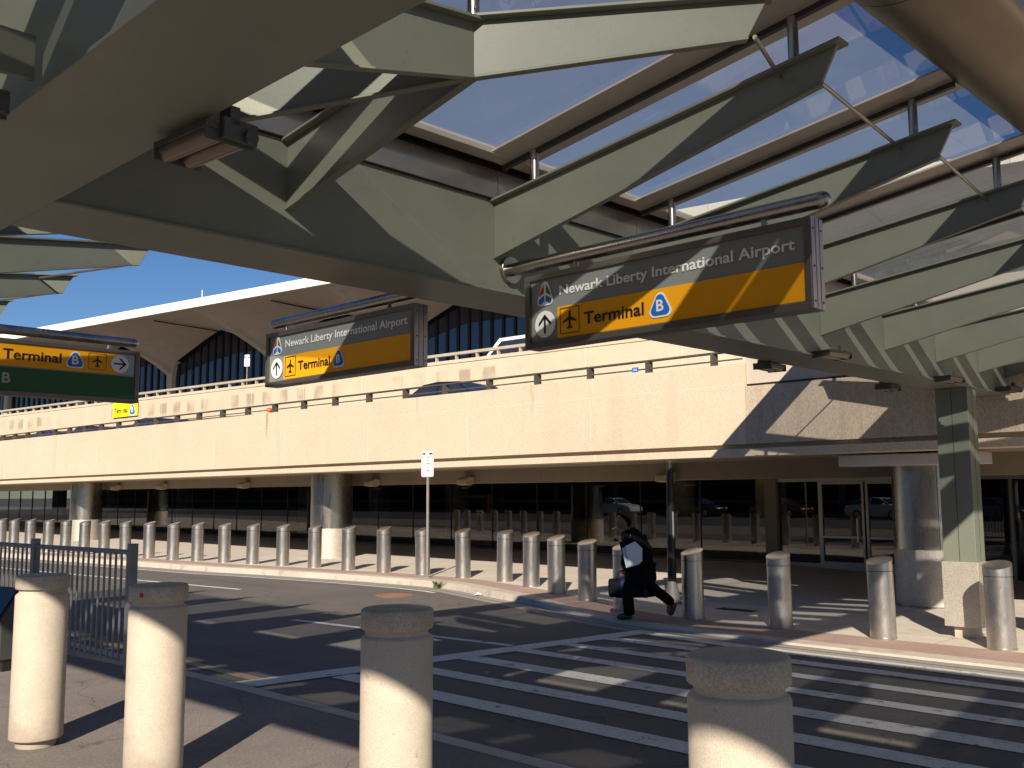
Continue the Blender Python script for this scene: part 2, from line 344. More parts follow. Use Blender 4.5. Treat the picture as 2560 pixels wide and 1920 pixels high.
while x < 20: mb.box(x, x + 1.94, 5.05, 5.2, -.14, .010); x += 1.95
struct(mb, 'flush_kerb', KERB)
xs = [-75 + i * .4 for i in range(263)]
def strip(f0, f1, zf0, zf1, x0=-75, x1=30):
    mb = MB(); vs = []; fs = []; k = 0
    for x in xs:
        if x < x0 or x > x1: continue
        vs += [(x, f0(x), zf0(x)), (x, f1(x), zf1(x))]
        if k: fs.append((2 * k - 2, 2 * k, 2 * k + 1, 2 * k - 1))
        k += 1
    return mb.add(vs, fs)
k1 = lambda x: kl(x) + .18
k2 = lambda x: kl(x) + .34 + .0
k3 = lambda x: kl(x) + .34 + interp([(-14, .55), (-9, .72)], x)
mb = strip(kl, lambda x: kl(x) + .03, lambda x: -.01, zs); mb.add(*(lambda m: (m.v, m.f))(strip(lambda x: kl(x) + .03, k2, zs, zs)))
struct(mb, 'kerb', KERB, smooth=30)
struct(strip(k2, k3, lambda x: zs(x) + .001, lambda x: zs(x) + .001), 'paver_band', BRICK)
struct(strip(k3, lambda x: 40, lambda x: zs(x) + .002, lambda x: zs(x) + .002), 'sidewalk', SIDEW)
gut = MB()
for a, b in ((-.42, -.24), (-.20, -.03)):
    m = strip(lambda x, a=a: kl(x) + a, lambda x, b=b: kl(x) + b, lambda x: .0022, lambda x: .0022, -60, 25); gut.add(m.v, m.f)
struct(gut, 'gutter', mat('gutter_concrete', (.27, .25, .225), .9, var=.15, scale=3, fine=.15))
# painted markings
mk = MB()
def pbox(x0, x1, y0, y1, z=.0062): mk.add([(x0, y0, z), (x1, y0, z), (x1, y1, z), (x0, y1, z)], [(0, 1, 2, 3)])
for y0, y1 in ((6.03, 6.31), (6.85, 7.11), (7.66, 7.95), (8.49, 8.72), (9.20, 9.42), (9.92, 10.16)):
    pbox(-8.55 + (y0 - 5.2) * .085, 6, y0, y1)
mk.add([(-8.98, 5.22, .0082), (-8.62, 5.22, .0082), (-7.96, 10.90, .0082), (-8.26, 10.90, .0082)], [(0, 1, 2, 3)])
mk.add([(-8.26, 10.66, .0063), (-6.3, 10.43, .0063), (6, 10.43, .0063), (6, 10.68, .0063), (-6.3, 10.68, .0063), (-8.26, 10.90, .0063)], [(0, 1, 4, 5), (1, 2, 3, 4)])
struct(mk, 'crosswalk_marking', PAINT)
mk = MB()
for (xa, ya, xb, yb) in ((-27.9, 9.22, -17.6, 10.32), (-12.75, 8.37, -8.6, 8.78), (-42, 7.2, -31, 8.75)):
    mk.add([(xa, ya - .06, .005), (xb, yb - .06, .005), (xb, yb + .06, .005), (xa, ya + .06, .005)], [(0, 1, 2, 3)])
m2 = strip(lambda x: kl(x) - .62, lambda x: kl(x) - .52, lambda x: .005, lambda x: .005, -60, -14); mk.add(m2.v, m2.f)
struct(mk, 'lane_marking', PAINT)
mk = MB(); mk.add([(-40, 5.36, .005), (-8.97, 5.40, .005), (-8.97, 5.54, .005), (-40, 5.50, .005)], [(0, 1, 2, 3)])
struct(mk, 'edge_line_marking', TAN)

# ------------------------------------------------------------------ canopy over the crossing
canopy = thing('canopy', 'pale green steel canopy with glass roof above the crosswalk', 'canopy', (-4.75, 13.0, 0))
def cpart(mb, name, m, **k):
    o = mb.build(name, m, **k); o.parent = canopy; o.matrix_parent_inverse = Matrix.Translation(canopy.location).inverted(); return o
GB, GT = 3.17, 3.785
AX0, AX1 = -15.0, 7.5
# girder A along the pavement, girder B across the road
cpart(MB().box(AX0, AX1, 1.15, 1.60, GB + .012, GT).box(AX0, AX1, 1.12, 1.63, GB - .006, GB + .012 - .001), 'cross_girder', SAGE, bevel=.004)
cpart(MB().box(-4.98, -4.5, 1.604, 14.42, GB + .014, GT).box(-5.02, -4.475, 1.634, 14.42, GB - .002, GB + .0135), 'main_girder', SAGE, bevel=.004)
ZB = lambda x: 4.06 + (x + 4.33) * .135
ZA = lambda y: 4.06 + (y - 1.57) * .135
ZN = lambda y: 4.06 + (1.18 - y) * .135
def rib(name, root, d, L, z0b, z0t, z1b, z1t, slant=.095):
    d = Vector((d[0], d[1], 0)).normalized(); n = Vector((-d.y, d.x, 0)); r = Vector((root[0], root[1], 0))
    P = lambda a, b, t: r + d * a + n * t + Vector((0, 0, b))
    mb = MB(); mb.prism([(0, z0b), (L - slant, z1b), (L, z1t), (0, z0t)], P, -.011, .011)
    mb.prism([(-.0, z0t + .001), (L + .03, z1t + .003), (L + .03, z1t + .019), (-.0, z0t + .017)], P, -.055, .055)
    mb.prism([(0, z0b - .013), (L - slant, z1b - .013), (L - slant, z1b - .001), (0, z0b - .001)], P, -.022, .022)
    return cpart(mb, name, SAGE, bevel=.003)
def stub(x, y, z0, z1):
    mb = MB().cyl((x, y, z0), (x, y, z1), .028, n=20)
    mb.cyl((x + .024, y - .016, z0 + .035), (x + .034, y - .022, z0 + .035), .006, n=8)
    return cpart(mb, 'stub_post', STEEL, smooth=40)
BY = [4.46, 5.97, 7.48, 9.0, 10.46, 11.9, 13.32]
for y in BY + [14.3]:
    rib('rib', (-4.5, y), (1, 0), 2.42, 3.40, 3.765, 3.88, 4.055)
    for xx in (-4.14, -2.32): stub(xx, y, 3.765 + (xx + 4.5) / 2.42 * .29 + .012, ZB(xx) - .05)
rib('rib', (-4.5, 2.87), (1, 0), 1.47, 3.40, 3.765, 3.69, 3.94, 0)
rib('rib', (-3.03, 1.6), (0, 1), 1.262, 3.38, 3.765, 3.69, 3.94, 0)
rib('valley_rib', (-4.46, 1.64), (1.43, 1.23), 1.876, 3.40, 3.765, 3.69, 3.94, 0)
rib('hip_rib', (-3.03, 2.87), (1, 1), 1.32, 3.69, 3.945, 3.868, 4.052)
stub(-3.03, 2.87, 3.96, ZB(-3.03) - .03); stub(-2.28, 3.62, 4.05, ZB(-2.28) - .05)
tips = [((-2.14, 3.76, 3.875), (-2.40, 4.46, 3.985))] + [((-2.175, a, 3.885), (-2.40, b, 3.985)) for a, b in zip(BY, BY[1:] + [14.3])]
for p, q in tips: cpart(MB().cyl(p, q, .011, n=10), 'tie_rod', STEEL_D, smooth=40)
ALX = [-8.25, -9.95, -11.75, -13.5]; ARX = [-1.52, -.02, 1.48, 2.98, 4.48, 5.98]
for xx in [-6.55] + ALX: rib('rib', (xx, 1.6), (0, 1), 2.26, 3.40, 3.765, 3.88, 4.055)
for a, b in zip(ALX, ALX[1:]): cpart(MB().cyl((a, 3.76, 3.885), (b, 3.52, 3.985), .011, n=10), 'tie_rod', STEEL_D, smooth=40)
for xx in ARX: rib('rib', (xx, 1.6), (0, 1), 2.0, 3.40, 3.765, 3.80, 4.005)
NX = [-14.0 + 1.53 * i for i in range(14)]
NX = [v for v in NX]; sh = -4.04 - min(NX, key=lambda v: abs(v + 4.04)); NX = [v + sh for v in NX]
for xx in NX: rib('rib', (xx, 1.15), (0, -1), 2.10, 3.40, 3.765, 3.88, 4.055)
for xx in ARX: stub(xx, 3.3, 3.98, ZA(3.3) - .05)
# roof glazing: panes between mullions
def pane(poly, zf, m=None):
    mb = MB(); mb.add([(x, y, zf(x, y)) for x, y in poly], [tuple(range(len(poly)))])
    return cpart(mb, 'glass_pane', m or GLASS_R)
zb = lambda x, y: ZB(x); za = lambda x, y: ZA(y); zn = lambda x, y: ZN(y)
GX0, GX1 = -4.34, -2.06
yb = [2.87] + BY + [14.4]
pane([(GX0, GX0 + 5.9), (-3.03, 2.87), (GX0, 2.87)], zb)
pane([(GX0, 2.872), (-3.03, 2.872), (GX1, GX1 + 5.9), (GX1, 4.46), (GX0, 4.46)], zb)
for a, b in zip(BY, BY[1:] + [14.4]): pane([(GX0, a + .002), (GX1, a + .002), (GX1, b), (GX0, b)], zb)
pane([(GX0 + .01, 1.57), (-3.03, 1.57), (-3.03, 2.868)], za)
pane([(-3.028, 1.57), (-1.52, 1.57), (-1.52, 3.7), (-2.2, 3.7), (-3.028, 2.872)], za)
for a, b in zip(ARX, ARX[1:] + [AX1]): pane([(a + .002, 1.57), (b, 1.57), (b, 3.62), (a + .002, 3.62)], za, GLASS_DIM)
for a, b in zip([AX0] + NX, NX + [AX1]):
    if b > a: pane([(a + .002, 1.18), (b, 1.18), (b, -1.2), (a + .002, -1.2)], zn, GLASS_DIM if a > -3.5 else None)
LX = [AX0] + ALX[::-1] + [-6.55]
for a, b in zip(LX, LX[1:]): pane([(a + .002, 1.57), (b, 1.57), (b, 3.1), (a + .002, 3.1)], za)
def mullion(p0, p1, zf, half=.185):
    """two shallow wings and a dark keel under the joint between panes"""
    p0 = Vector((*p0, 0)); p1 = Vector((*p1, 0)); d = (p1 - p0).normalized(); n = Vector((-d.y, d.x, 0)); root = thing
    def pt(p, t, dz): q = p + n * t; return (q.x, q.y, zf(p.x, p.y) + dz)
    for sgn in (-1, 1):
        mb = MB(); a, b = sgn * .018, sgn * half
        mb.add([pt(p0, a, -.03), pt(p1, a, -.03), pt(p1, b, -.008), pt(p0, b, -.008), pt(p0, a, -.045), pt(p1, a, -.045), pt(p1, b, -.022), pt(p0, b, -.022)],
               [(0, 1, 2, 3), (7, 6, 5, 4), (0, 4, 5, 1), (1, 5, 6, 2), (2, 6, 7, 3), (3, 7, 4, 0)])
        cpart(mb, 'mullion_wing', BRONZE)
    mb = MB(); mb.add([pt(p0, -.016, -.002), pt(p1, -.016, -.002), pt(p1, .016, -.002), pt(p0, .016, -.002), pt(p0, -.016, -.075), pt(p1, -.016, -.075), pt(p1, .016, -.075), pt(p0, .016, -.075)],
        [(0, 1, 2, 3), (7, 6, 5, 4), (0, 4, 5, 1), (1, 5, 6, 2), (2, 6, 7, 3), (3, 7, 4, 0)])
    cpart(mb, 'mullion_keel', BRONZE_D)
for y in BY + [14.3]: mullion((-4.42, y), (GX1, y), zb)
mullion((-4.42, 1.48), (GX1 + .1, GX1 + 6.0), zb, .16)
for xx in ARX: mullion((xx, 1.5), (xx, 3.62), za)
mullion((-3.03, 1.5), (-3.03, 2.85), za, .12)
for xx in NX: mullion((xx, 1.2), (xx, -1.2), zn)
for xx in [-6.55] + ALX: mullion((xx, 1.5), (xx, 3.1), za)
# wing on the other side of girder B
MX = lambda x: -9.52 - x
BL = [4.46, 5.97, 7.48, 9.0, 10.6, 12.25, 13.9]; LW = 1.8; kz = LW / 2.42
for y in BL:
    rib('rib', (-5.02, y), (-1, 0), LW, 3.40, 3.765, 3.40 + .48 * kz, 3.765 + .29 * kz)
    for xx in (-4.14, -2.9): stub(MX(xx), y, 3.765 + (xx + 4.5) / 2.42 * .29 + .012, ZB(xx) - .05)
rib('rib', (-5.02, 2.87), (-1, 0), 1.2, 3.40, 3.765, 3.63, 3.905, 0)
for a, b in zip(BL, BL[1:]): cpart(MB().cyl((-6.73, a, 3.40 + .48 * kz + .005), (-6.5, b, 3.84), .011, n=10), 'tie_rod', STEEL_D, smooth=40)
zl = lambda x, y: ZB(MX(x))
GL1 = MX(-2.68)
for a, b in zip([2.9] + BL, BL + [14.4]): pane([(MX(GX0), a + .002), (GL1, a + .002), (GL1, b), (MX(GX0), b)], zl)
for y in BL: mullion((MX(-4.42), y), (GL1, y), zl)
# inner glazing bar and stainless gutter over girder B
cpart(MB().box(-4.46, -4.335, 2.2, 14.4, 4.025, 4.075), 'glazing_bar', BRONZE, bevel=.004)
cpart(MB().box(-5.06, -4.462, 1.7, 14.42, 4.082, 4.11).box(-4.66, -4.64, 1.7, 14.42, 3.98, 4.081).box(-4.88, -4.86, 1.7, 14.42, 3.98, 4.081), 'gutter_cap', BRONZE_D)
cpart(MB().box(-5.185, -5.06, 2.2, 14.4, 4.025, 4.075), 'glazing_bar', BRONZE, bevel=.004)
prof = [(-4.472, 3.79), (-4.473, 3.88), (-4.478, 3.94), (-4.495, 3.985), (-4.54, 4.01), (-4.63, 4.016), (-4.89, 4.016), (-4.98, 4.01), (-5.025, 3.985), (-5.042, 3.94), (-5.047, 3.88), (-5.048, 3.79)]
for y0, y1 in zip([1.62] + BY, BY + [14.42]):
    cpart(MB().loft([[(px, y0 + .003, pz) for px, pz in prof], [(px, y1 - .003, pz) for px, pz in prof]]), 'gutter_panel', STEEL_D, smooth=35)
cpart(MB().box(-4.478, -4.4745, 1.62, 14.42, 3.886, 3.892), 'gutter_seam', BRONZE_D)
cpart(MB().loft([[(AX0, y, z) for y, z in ((1.14, 3.79), (1.12, 3.9), (1.2, 4.0), (1.55, 4.0), (1.63, 3.9), (1.61, 3.79))], [(AX1, y, z) for y, z in ((1.14, 3.79), (1.12, 3.9), (1.2, 4.0), (1.55, 4.0), (1.63, 3.9), (1.61, 3.79))]]), 'gutter_cover', STEEL_D, smooth=35)
# rounded outer trim
def ell(n=28): return [(math.cos(2 * math.pi * i / n) * .30, math.sin(2 * math.pi * i / n) * .165) for i in range(n)]
ys = [4.02, 4.62, 7.62, 10.62, 14.45]
for a, b in zip(ys, ys[1:]):
    cpart(MB().loft([[(-1.79 + u, yy + (0 if yy > 4 else u), 4.405 + v) for u, v in ell()] for yy in (a + .004, b - .004)]), 'outer_trim', TRIM, smooth=35)
for a, b in zip((-1.79, 1.2, 4.2), (1.2, 4.2, 7.5)):
    cpart(MB().loft([[(xx + (u if xx < -1.7 else 0), 3.86 + u, 4.405 + v) for u, v in ell()] for xx in (a + .004, b - .004)]), 'outer_trim', TRIM, smooth=35)
for a, b in zip((-15, -12, -9, -6, -3, 0, 3), (-12, -9, -6, -3, 0, 3, 7.5)):
    cpart(MB().loft([[(xx, -1.47 + u, 4.40 + v) for u, v in ell()] for xx in (a + .004, b - .004)]), 'outer_trim', TRIM, smooth=35)
for a, b in zip(ys, ys[1:]):
    cpart(MB().loft([[(-7.02 + u * .92, yy, 4.32 + v) for u, v in ell()] for yy in (a + .004, b - .004)]), 'outer_trim', TRIM, smooth=35)
# columns
def column(x0, x1, y0, y1, ztop):
    c = cpart(MB().box(x0, x1, y0, y1, .172, ztop), 'column', SAGE, bevel=.006)
    ld = MB().box((x0 + x1) / 2 - .003, (x0 + x1) / 2 + .003, y0 - .0025, y0 - .0005, .98, ztop - .01).box(x1 + .0005, x1 + .0025, (y0 + y1) / 2 - .003, (y0 + y1) / 2 + .003, .98, ztop - .01)
    s = ld.build('joint_line', BRONZE_D, c)
    p = MB().box(x0 - .022, x1 + .022, y0 - .022, y1 + .022, .17, .97).build('tread_plate_wrap', STEEL_P, c, bevel=.004)
    f = MB().box(x0 + .07, x1 - .07, y0 + .05, y1 - .05, .0, .171).build('foot', KERB, c)
    return c
column(-4.90, -4.5, 12.85, 13.16, GB - .004)
column(-13.6, -13.1, 1.2, 1.56, GB - .008); column(2.3, 2.8, 1.2, 1.56, GB - .008)

# ------------------------------------------------------------------ floodlights under the canopy
def floodlight(label, loc, rz):
    t = thing('floodlight', label, 'light', loc, rz, 'floodlights under the canopy')
    mb = MB()
    for yy in (-.085, .03):
        ring = [(yy + .045 + .05 * math.cos(q), -.04 - .05 * math.sin(q)) for q in [math.pi * i / 8 for i in range(9)]]
        mb.loft([[(-.20, a, b) for a, b in ring], [(.20, a, b) for a, b in ring]])
    mb.build('lamp_trough', REFL, t, smooth=40)
    MB().box(-.21, .21, -.10, .14, -.038, -.012).box(-.205, -.20, -.1, .14, -.09, -.038).box(.20, .205, -.1, .14, -.09, -.038).build('housing', GREYFIX, t, bevel=.004)
    b = MB().box(.205, .235, -.03, .14, -.075, .02).box(.15, .235, .0, .05, -.011, .075).build('bracket', GREYFIX, t, bevel=.004)
    MB().cyl((.235, .10, -.045), (.255, .10, -.045), .032, n=20).build('pivot_knob', GREYFIX, b, smooth=40)
    return t
fl = floodlight('grey twin trough floodlight under the dark girder overhead, nearest the viewer', (-3.19, 1.66, 3.145), R(4)); fl.scale = (.82, .82, .82)
for lab, loc, rz in (('grey floodlight on the girder face just right of the large Terminal sign', (-4.36, 8.95, 3.22), R(80)),
                     ('grey floodlight on the girder face close left of the green column', (-4.36, 11.95, 3.22), R(84)),
                     ('dark floodlight hanging below the girder left of the shadowed concrete panel', (-5.10, 9.0, 3.17), R(-85)),
                     ('dark floodlight peeking below the girder nearer the green column', (-5.10, 11.85, 3.17), R(-85)),
                     ('floodlight on the girder at the right picture edge beyond the column', (-4.36, 14.05, 3.25), R(84)),
                     ('floodlight below a short green arm at the upper left corner of the picture', (-3.46, .93, 3.13), R(0))):
    c = dup(fl, loc, rz, lab)
    if loc[1] > 2: c.scale = (.85, .85, .85)
    else: MB().box(.19, .22, -.45, .23, .10, .285).build('mounting_arm', SAGE, c, bevel=.003)

# ------------------------------------------------------------------ hanging signs
def rtri(cx, cz, s, n=30, wide=True):
    """rounded triangle, point up"""
    pts = []
    for (px, pz, a0, rr) in (((0, .46, 30, .42), (-.50, -.42, 150, .40), (.50, -.42, 270, .40)) if wide else ((0, .52, 30, .34), (-.36, -.46, 150, .36), (.36, -.46, 270, .36))):
        for i in range(n // 3):
            a = R(a0 + 120 * i / (n / 3 - 1)); pts.append((cx + s * (px + rr * math.cos(a)), cz + s * (pz + rr * math.sin(a)) * 1.0))
    return pts
def plane_poly(cx, cz, s):
    h = [(0, 1), (.10, .86), (.13, .35), (.85, -.05), (.85, -.22), (.13, .02), (.10, -.55), (.36, -.75), (.36, -.88), (.06, -.80), (0, -.95)]
    return [(cx + s * a, cz + s * b) for a, b in h] + [(cx - s * a, cz + s * b) for a, b in h[::-1][1:-1]]
def disc(cx, cz, r, n=36): return [(cx + r * math.cos(2 * math.pi * i / n), cz + r * math.sin(2 * math.pi * i / n)) for i in range(n)]
def arrow_polys(cx, cz, s, ang):
    shaft = [(-.11, -.85), (.11, -.85), (.11, .6), (-.11, .6)]
    l = [(0, .9), (-.74, .12), (-.74, -.18), (0, .56)]; r_ = [(0, .9), (0, .56), (.74, -.18), (.74, .12)]
    c, q = math.cos(ang), math.sin(ang)
    return [[(cx + s * (a * c - b * q), cz + s * (a * q + b * c)) for a, b in p] for p in (shaft, l, r_)]
def ring_poly(mb, x0, x1, z0, z1, t, w):
    for (a, b, c, d) in ((x0, x1, z0, z0 + t), (x0, x1, z1 - t, z1), (x0, x0 + t, z0 + t, z1 - t), (x1 - t, x1, z0 + t, z1 - t)): flat(mb, [(a, c), (b, c), (b, d), (a, d)], w)
def badge(t, cx, cz, s):
    b = MB(); flat(b, rtri(cx, cz, s), .0205, .003); o = b.build('terminal_badge', S_WHITE, t)
    b = MB(); flat(b, rtri(cx, cz, s * .84), .0235, .0025); b.build('badge_field', S_BLUE, o)
    b = MB(); put_text(b, 'B', cx - s * .27, cx + s * .30, cz - s * .42, s * .78, .0262, .02); b.build('badge_letter', S_WHITE, o)
def sign_body(t, L, H, pipe0, pipe1, posts, fw=.038, dep=.13, flange=None):
    """local: x along the sign, z up from its bottom edge, face towards -Y"""
    mb = MB().box(0, L, 0, dep, 0, fw).box(0, L, 0, dep, H - fw, H).box(0, fw, 0, dep, fw, H - fw).box(L - fw, L, 0, dep, fw, H - fw)
    mb.build('frame', SIGN_F, t, bevel=.003)
    MB().box(fw - .002, L - fw + .002, .02, dep - .02, fw - .002, H - fw + .002).build('core', S_GREY, t)
    o = MB().box(L + .0005, L + .006, .003, dep - .003, .002, H - .002).build('end_plate', SIGN_SIDE, t)
    MB().box(-.006, -.0005, .003, dep - .003, .002, H - .002).build('end_plate', SIGN_SIDE, t)
    MB().box(L + .0061, L + .0075, .042, .046, .004, H - .004).box(L + .0061, L + .0075, .084, .088, .004, H - .004).build('groove', BRONZE_D, o)
    sc = MB()
    for zz in (.04, .22, H - .06):
        for yy in (.023, .107): sc.cyl((L + .005, yy, zz), (L + .009, yy, zz), .006, n=10)
    sc.build('screw', BRONZE_D, o)
    yc = dep / 2; zc = H + .088
    pr = MB(); a, b = sorted((pipe0, pipe1)); pr.cyl((a, yc, zc), (b, yc, zc), .045, n=28, caps=True)
    for end, sg in ((a, -1), (b, 1)):
        if flange is not None and abs(end - flange) < .02: continue
        pr.loft([[(end + sg * .045 * math.sin(q), yc + .0449 * math.cos(q) * math.cos(2 * math.pi * i / 28), zc + .0449 * math.cos(q) * math.sin(2 * math.pi * i / 28)) for i in range(28)] for q in [R(k * 17) for k in range(6)]])
    pr.build('support_pipe', STEEL, t, smooth=40)
    if flange is not None:
        sg = 1 if flange < L / 2 else -1
        MB().cyl((flange, yc, zc), (flange + sg * .03, yc, zc), .092, n=36).build('flange', STEEL, t, smooth=40, bevel=.004)
    for p in posts: MB().cyl((p, yc, H - .002), (p, yc, zc - .03), .018, n=14).cyl((p, yc, H), (p, yc, H + .008), .04, n=16).build('hanger', STEEL, t, smooth=40)
def airport_faces(t, L=1.99, H=.475):
    w = .012 - .02 + .0  # panels lie on the core at y = .02
    def P(name, m, polys, ww=-.0165, th=.003):
        b = MB()
        for p in polys: flat(b, p, ww, th)
        return b.build(name, m, t)
    P('orange_panel', S_ORANGE, [[(.262, .046), (1.945, .046), (1.945, .245), (.262, .245)]])
    b = MB(); put_text(b, 'Newark Liberty International Airport', .283, 1.897, .318, .062, -.0135, .022); b.build('lettering', S_WHITE, t)
    b = MB(); put_text(b, 'Terminal', .483, .936, .107, .075, -.0105, .018); b.build('lettering', S_BLACK, t)
    # airport emblem
    cx, cz = .162, .344
    o = P('airport_emblem', S_WHITE, [rtri(cx, cz, .092, wide=False)], -.0135)
    k = .092
    def q(lst): return [(cx + a * k, cz + b * k) for a, b in lst]
    for m, poly in ((S_RED, [(-.10, .66), (-.28, .42), (-.50, -.02), (-.54, -.16), (-.10, .06)]), (S_GRN2, [(.10, .66), (.10, .06), (.54, -.16), (.50, -.02), (.28, .42)]),
                    (S_BLUE, [(-.08, -.12), (-.52, -.34), (-.62, -.52), (-.55, -.68), (-.40, -.72), (-.08, -.50)]), (S_BLUE, [(.08, -.12), (.08, -.50), (.40, -.72), (.55, -.68), (.62, -.52), (.52, -.34)])):
        b = MB(); flat(b, q(poly), -.0105, .002); b.build('emblem_segment', m, o)
    o = P('arrow_roundel', S_LGREY if False else S_WHITE, [disc(.162, .148, .086)], -.0105)
    b = MB()
    for p in arrow_polys(.162, .148, .07, 0): flat(b, p, -.0075, .002)
    b.build('arrow', S_BLACK, o)
    b = MB(); ring_poly(b, .288, .444, .068, .232, .0035, -.0105); flat(b, plane_poly(.366, .150, .062), -.0105); b.build('plane_pictogram', S_BLACK, t)
    # badge local outward offset
    bb = MB(); flat(bb, rtri(1.052, .147, .085), -.0105, .003); o = bb.build('terminal_badge', S_WHITE, t)
    bb = MB(); flat(bb, rtri(1.052, .147, .071), -.0075, .002); bb.build('badge_field', S_BLUE, o)
    bb = MB(); put_text(bb, 'B', 1.028, 1.078, .112, .066, -.005, .02); bb.build('badge_letter', S_WHITE, o)
S1 = thing('hanging_sign', 'large grey and orange Terminal sign hanging on the pipe at right, nearest the viewer', 'sign', (-4.292, 4.523, 2.769), 0, 'airport signs hung from the canopy girder')
sign_body(S1, 1.99, .475, -.207, 2.03, (.38, 1.70), flange=-.207); airport_faces(S1)
S2 = thing('hanging_sign', 'smaller grey and orange Terminal sign hanging left of the girder before the roof', 'sign', (-7.392, 4.523, 2.775), 0, 'airport signs hung from the canopy girder')
sign_body(S2, 1.985, .462, .04, 2.41, (.22, 1.62), flange=2.41); airport_faces(S2)
S3 = thing('direction_sign', 'orange and green Terminal sign with right arrow at the left edge', 'sign', (-9.473, 2.37, 2.769), R(90))
def s3():
    t = S3; L, H = 1.99, .52
    sign_body(t, L, H, -.74, 1.955, (.4, 1.70), flange=-.74)
    def P(name, m, polys, ww=-.0165, th=.003):
        b = MB()
        for p in polys: flat(b, p, ww, th)
        return b.build(name, m, t)
    P('orange_panel', S_ORANGE, [[(.042, .272), (1.79, .272), (1.79, .478), (.042, .478)]])
    P('pale_panel', S_LGREY, [[(1.792, .272), (1.946, .272), (1.946, .478), (1.792, .478)]])
    P('green_panel', S_GREEN, [[(.042, .044), (1.946, .044), (1.946, .258), (.042, .258)]])
    b = MB(); put_text(b, 'Terminal', .715, 1.235, .333, .095, -.0135, .02); b.build('lettering', S_BLACK, t)
    b = MB(); put_text(b, 'B', .718, .79, .112, .095, -.0135, .02); b.build('lettering', S_LGREY, t)
    bb = MB(); flat(bb, rtri(1.363, .378, .094), -.0135, .003); o = bb.build('terminal_badge', S_WHITE, t)
    bb = MB(); flat(bb, rtri(1.363, .378, .08), -.0105, .002); bb.build('badge_field', S_BLUE, o)
    bb = MB(); put_text(bb, 'B', 1.332, 1.396, .335, .082, -.008, .02); bb.build('badge_letter', S_WHITE, o)
    b = MB(); ring_poly(b, 1.49, 1.664, .302, .462, .0035, -.0135); flat(b, plane_poly(1.577, .382, .062), -.0135); b.build('plane_pictogram', S_BLACK, t)
    o = P('arrow_roundel', S_WHITE, [disc(1.798, .377, .088)], -.0105)
    b = MB()
    for p in arrow_polys(1.798, .377, .072, -math.pi / 2): flat(b, p, -.0075, .002)
    b.build('arrow', S_BLACK, o)
s3()

# ------------------------------------------------------------------ elevated roadway in front of the terminal
YF = 14.5
road2 = thing('elevated_roadway', 'sunlit tan concrete roadway deck with railing above the bollards', 'roadway', (-22, 14.5, 0))
def child(mb, parent, name, m, **k):
    o = mb.build(name, m, **k); o.parent = parent; o.matrix_parent_inverse = parent.matrix_basis.inverted() if False else Matrix.LocRotScale(parent.location, parent.rotation_euler, None).inverted(); return o
zbot = lambda x: interp([(-80, 2.30), (-44, 2.372), (-8, 2.462), (8, 2.48)], x)
ztop = lambda x: interp([(-80, 4.32), (-44, 4.185), (-18, 4.07), (-8, 4.03)], x)
def fascia(x0, x1, prof, m, name):
    return child(MB().loft([[(x, y, f(x)) for y, f in prof] for x in [x0 + (x1 - x0) * i / 12 for i in range(13)]]), road2, name, m)
low = [(YF, lambda x: zbot(x)), (YF, lambda x: zbot(x) + .125), (YF + .16, lambda x: zbot(x) + .128), (YF + .16, lambda x: zbot(x) + .202), (YF + .6, lambda x: zbot(x) + .204), (YF + .6, lambda x: zbot(x))]
fascia(-80, 8, low, CONC, 'fascia_lip')
g = lambda x: zbot(x) + .200
fascia(-80, -8.672, [(YF + .002, g), (YF + .002, lambda x: interp([(-44, 3.72), (-8, 3.66)], x)), (YF + .006, lambda x: interp([(-44, 3.74), (-8, 3.68)], x)), (YF + .006, ztop), (YF + .32, ztop), (YF + .32, g)], CONC, 'parapet_wall')
fascia(-8.668, 8, [(YF + .004, g), (YF + .004, lambda x: 3.63), (YF + .32, lambda x: 3.63), (YF + .32, g)], CONC_R, 'ribbed_wall')
fascia(-8.66, 8, [(YF + .05, lambda x: 3.672), (YF + .05, lambda x: 4.9), (YF + .3, lambda x: 4.9), (YF + .3, lambda x: 3.672)], CONC_L, 'upper_panel')
fascia(-8.66, 8, [(YF + .08, lambda x: 3.632), (YF + .08, lambda x: 3.67), (YF + .3, lambda x: 3.67), (YF + .3, lambda x: 3.632)], BRONZE_D, 'shadow_gap')  # near-black strip stands in for the shade in this recess
JS = mat('joint_sealant', (.66, .58, .46), .8)
for xj in (-66, -62.4, -58.8, -55.2, -51.6, -48, -44.9, -41.6, -38.2, -34.6, -30.46, -26.4, -22.68, -19.05, -15.52, -12.06):
    for bx_ in ((xj - .008, xj + .008, YF - .001, YF + .01, zbot(xj) + .205, 3.64), (xj + .1, xj + .116, YF - .003, YF + .008, zbot(xj) + .004, zbot(xj) + .122), (xj + .06, xj + .075, YF + .004, YF + .015, 3.78, ztop(xj) - .01)):
        child(MB().box(*bx_), road2, 'joint_sealant', JS)
child(MB().box(-80, 8, YF + .33, 42, 2.56, 3.45), road2, 'deck', SOFF)
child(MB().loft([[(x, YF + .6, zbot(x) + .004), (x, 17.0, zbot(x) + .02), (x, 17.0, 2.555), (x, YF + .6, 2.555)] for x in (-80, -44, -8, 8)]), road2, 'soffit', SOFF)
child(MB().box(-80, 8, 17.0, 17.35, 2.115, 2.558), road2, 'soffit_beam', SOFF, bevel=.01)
bj = MB()
for i in range(40): bj.box(-78 + i * 2.15, -78 + i * 2.15 + .012, 16.996, 17.0, 2.13, zbot(-78 + i * 2.15) + .01)
child(bj, road2, 'beam_joint', mat('beam_joint', (.24, .2, .15), .9))
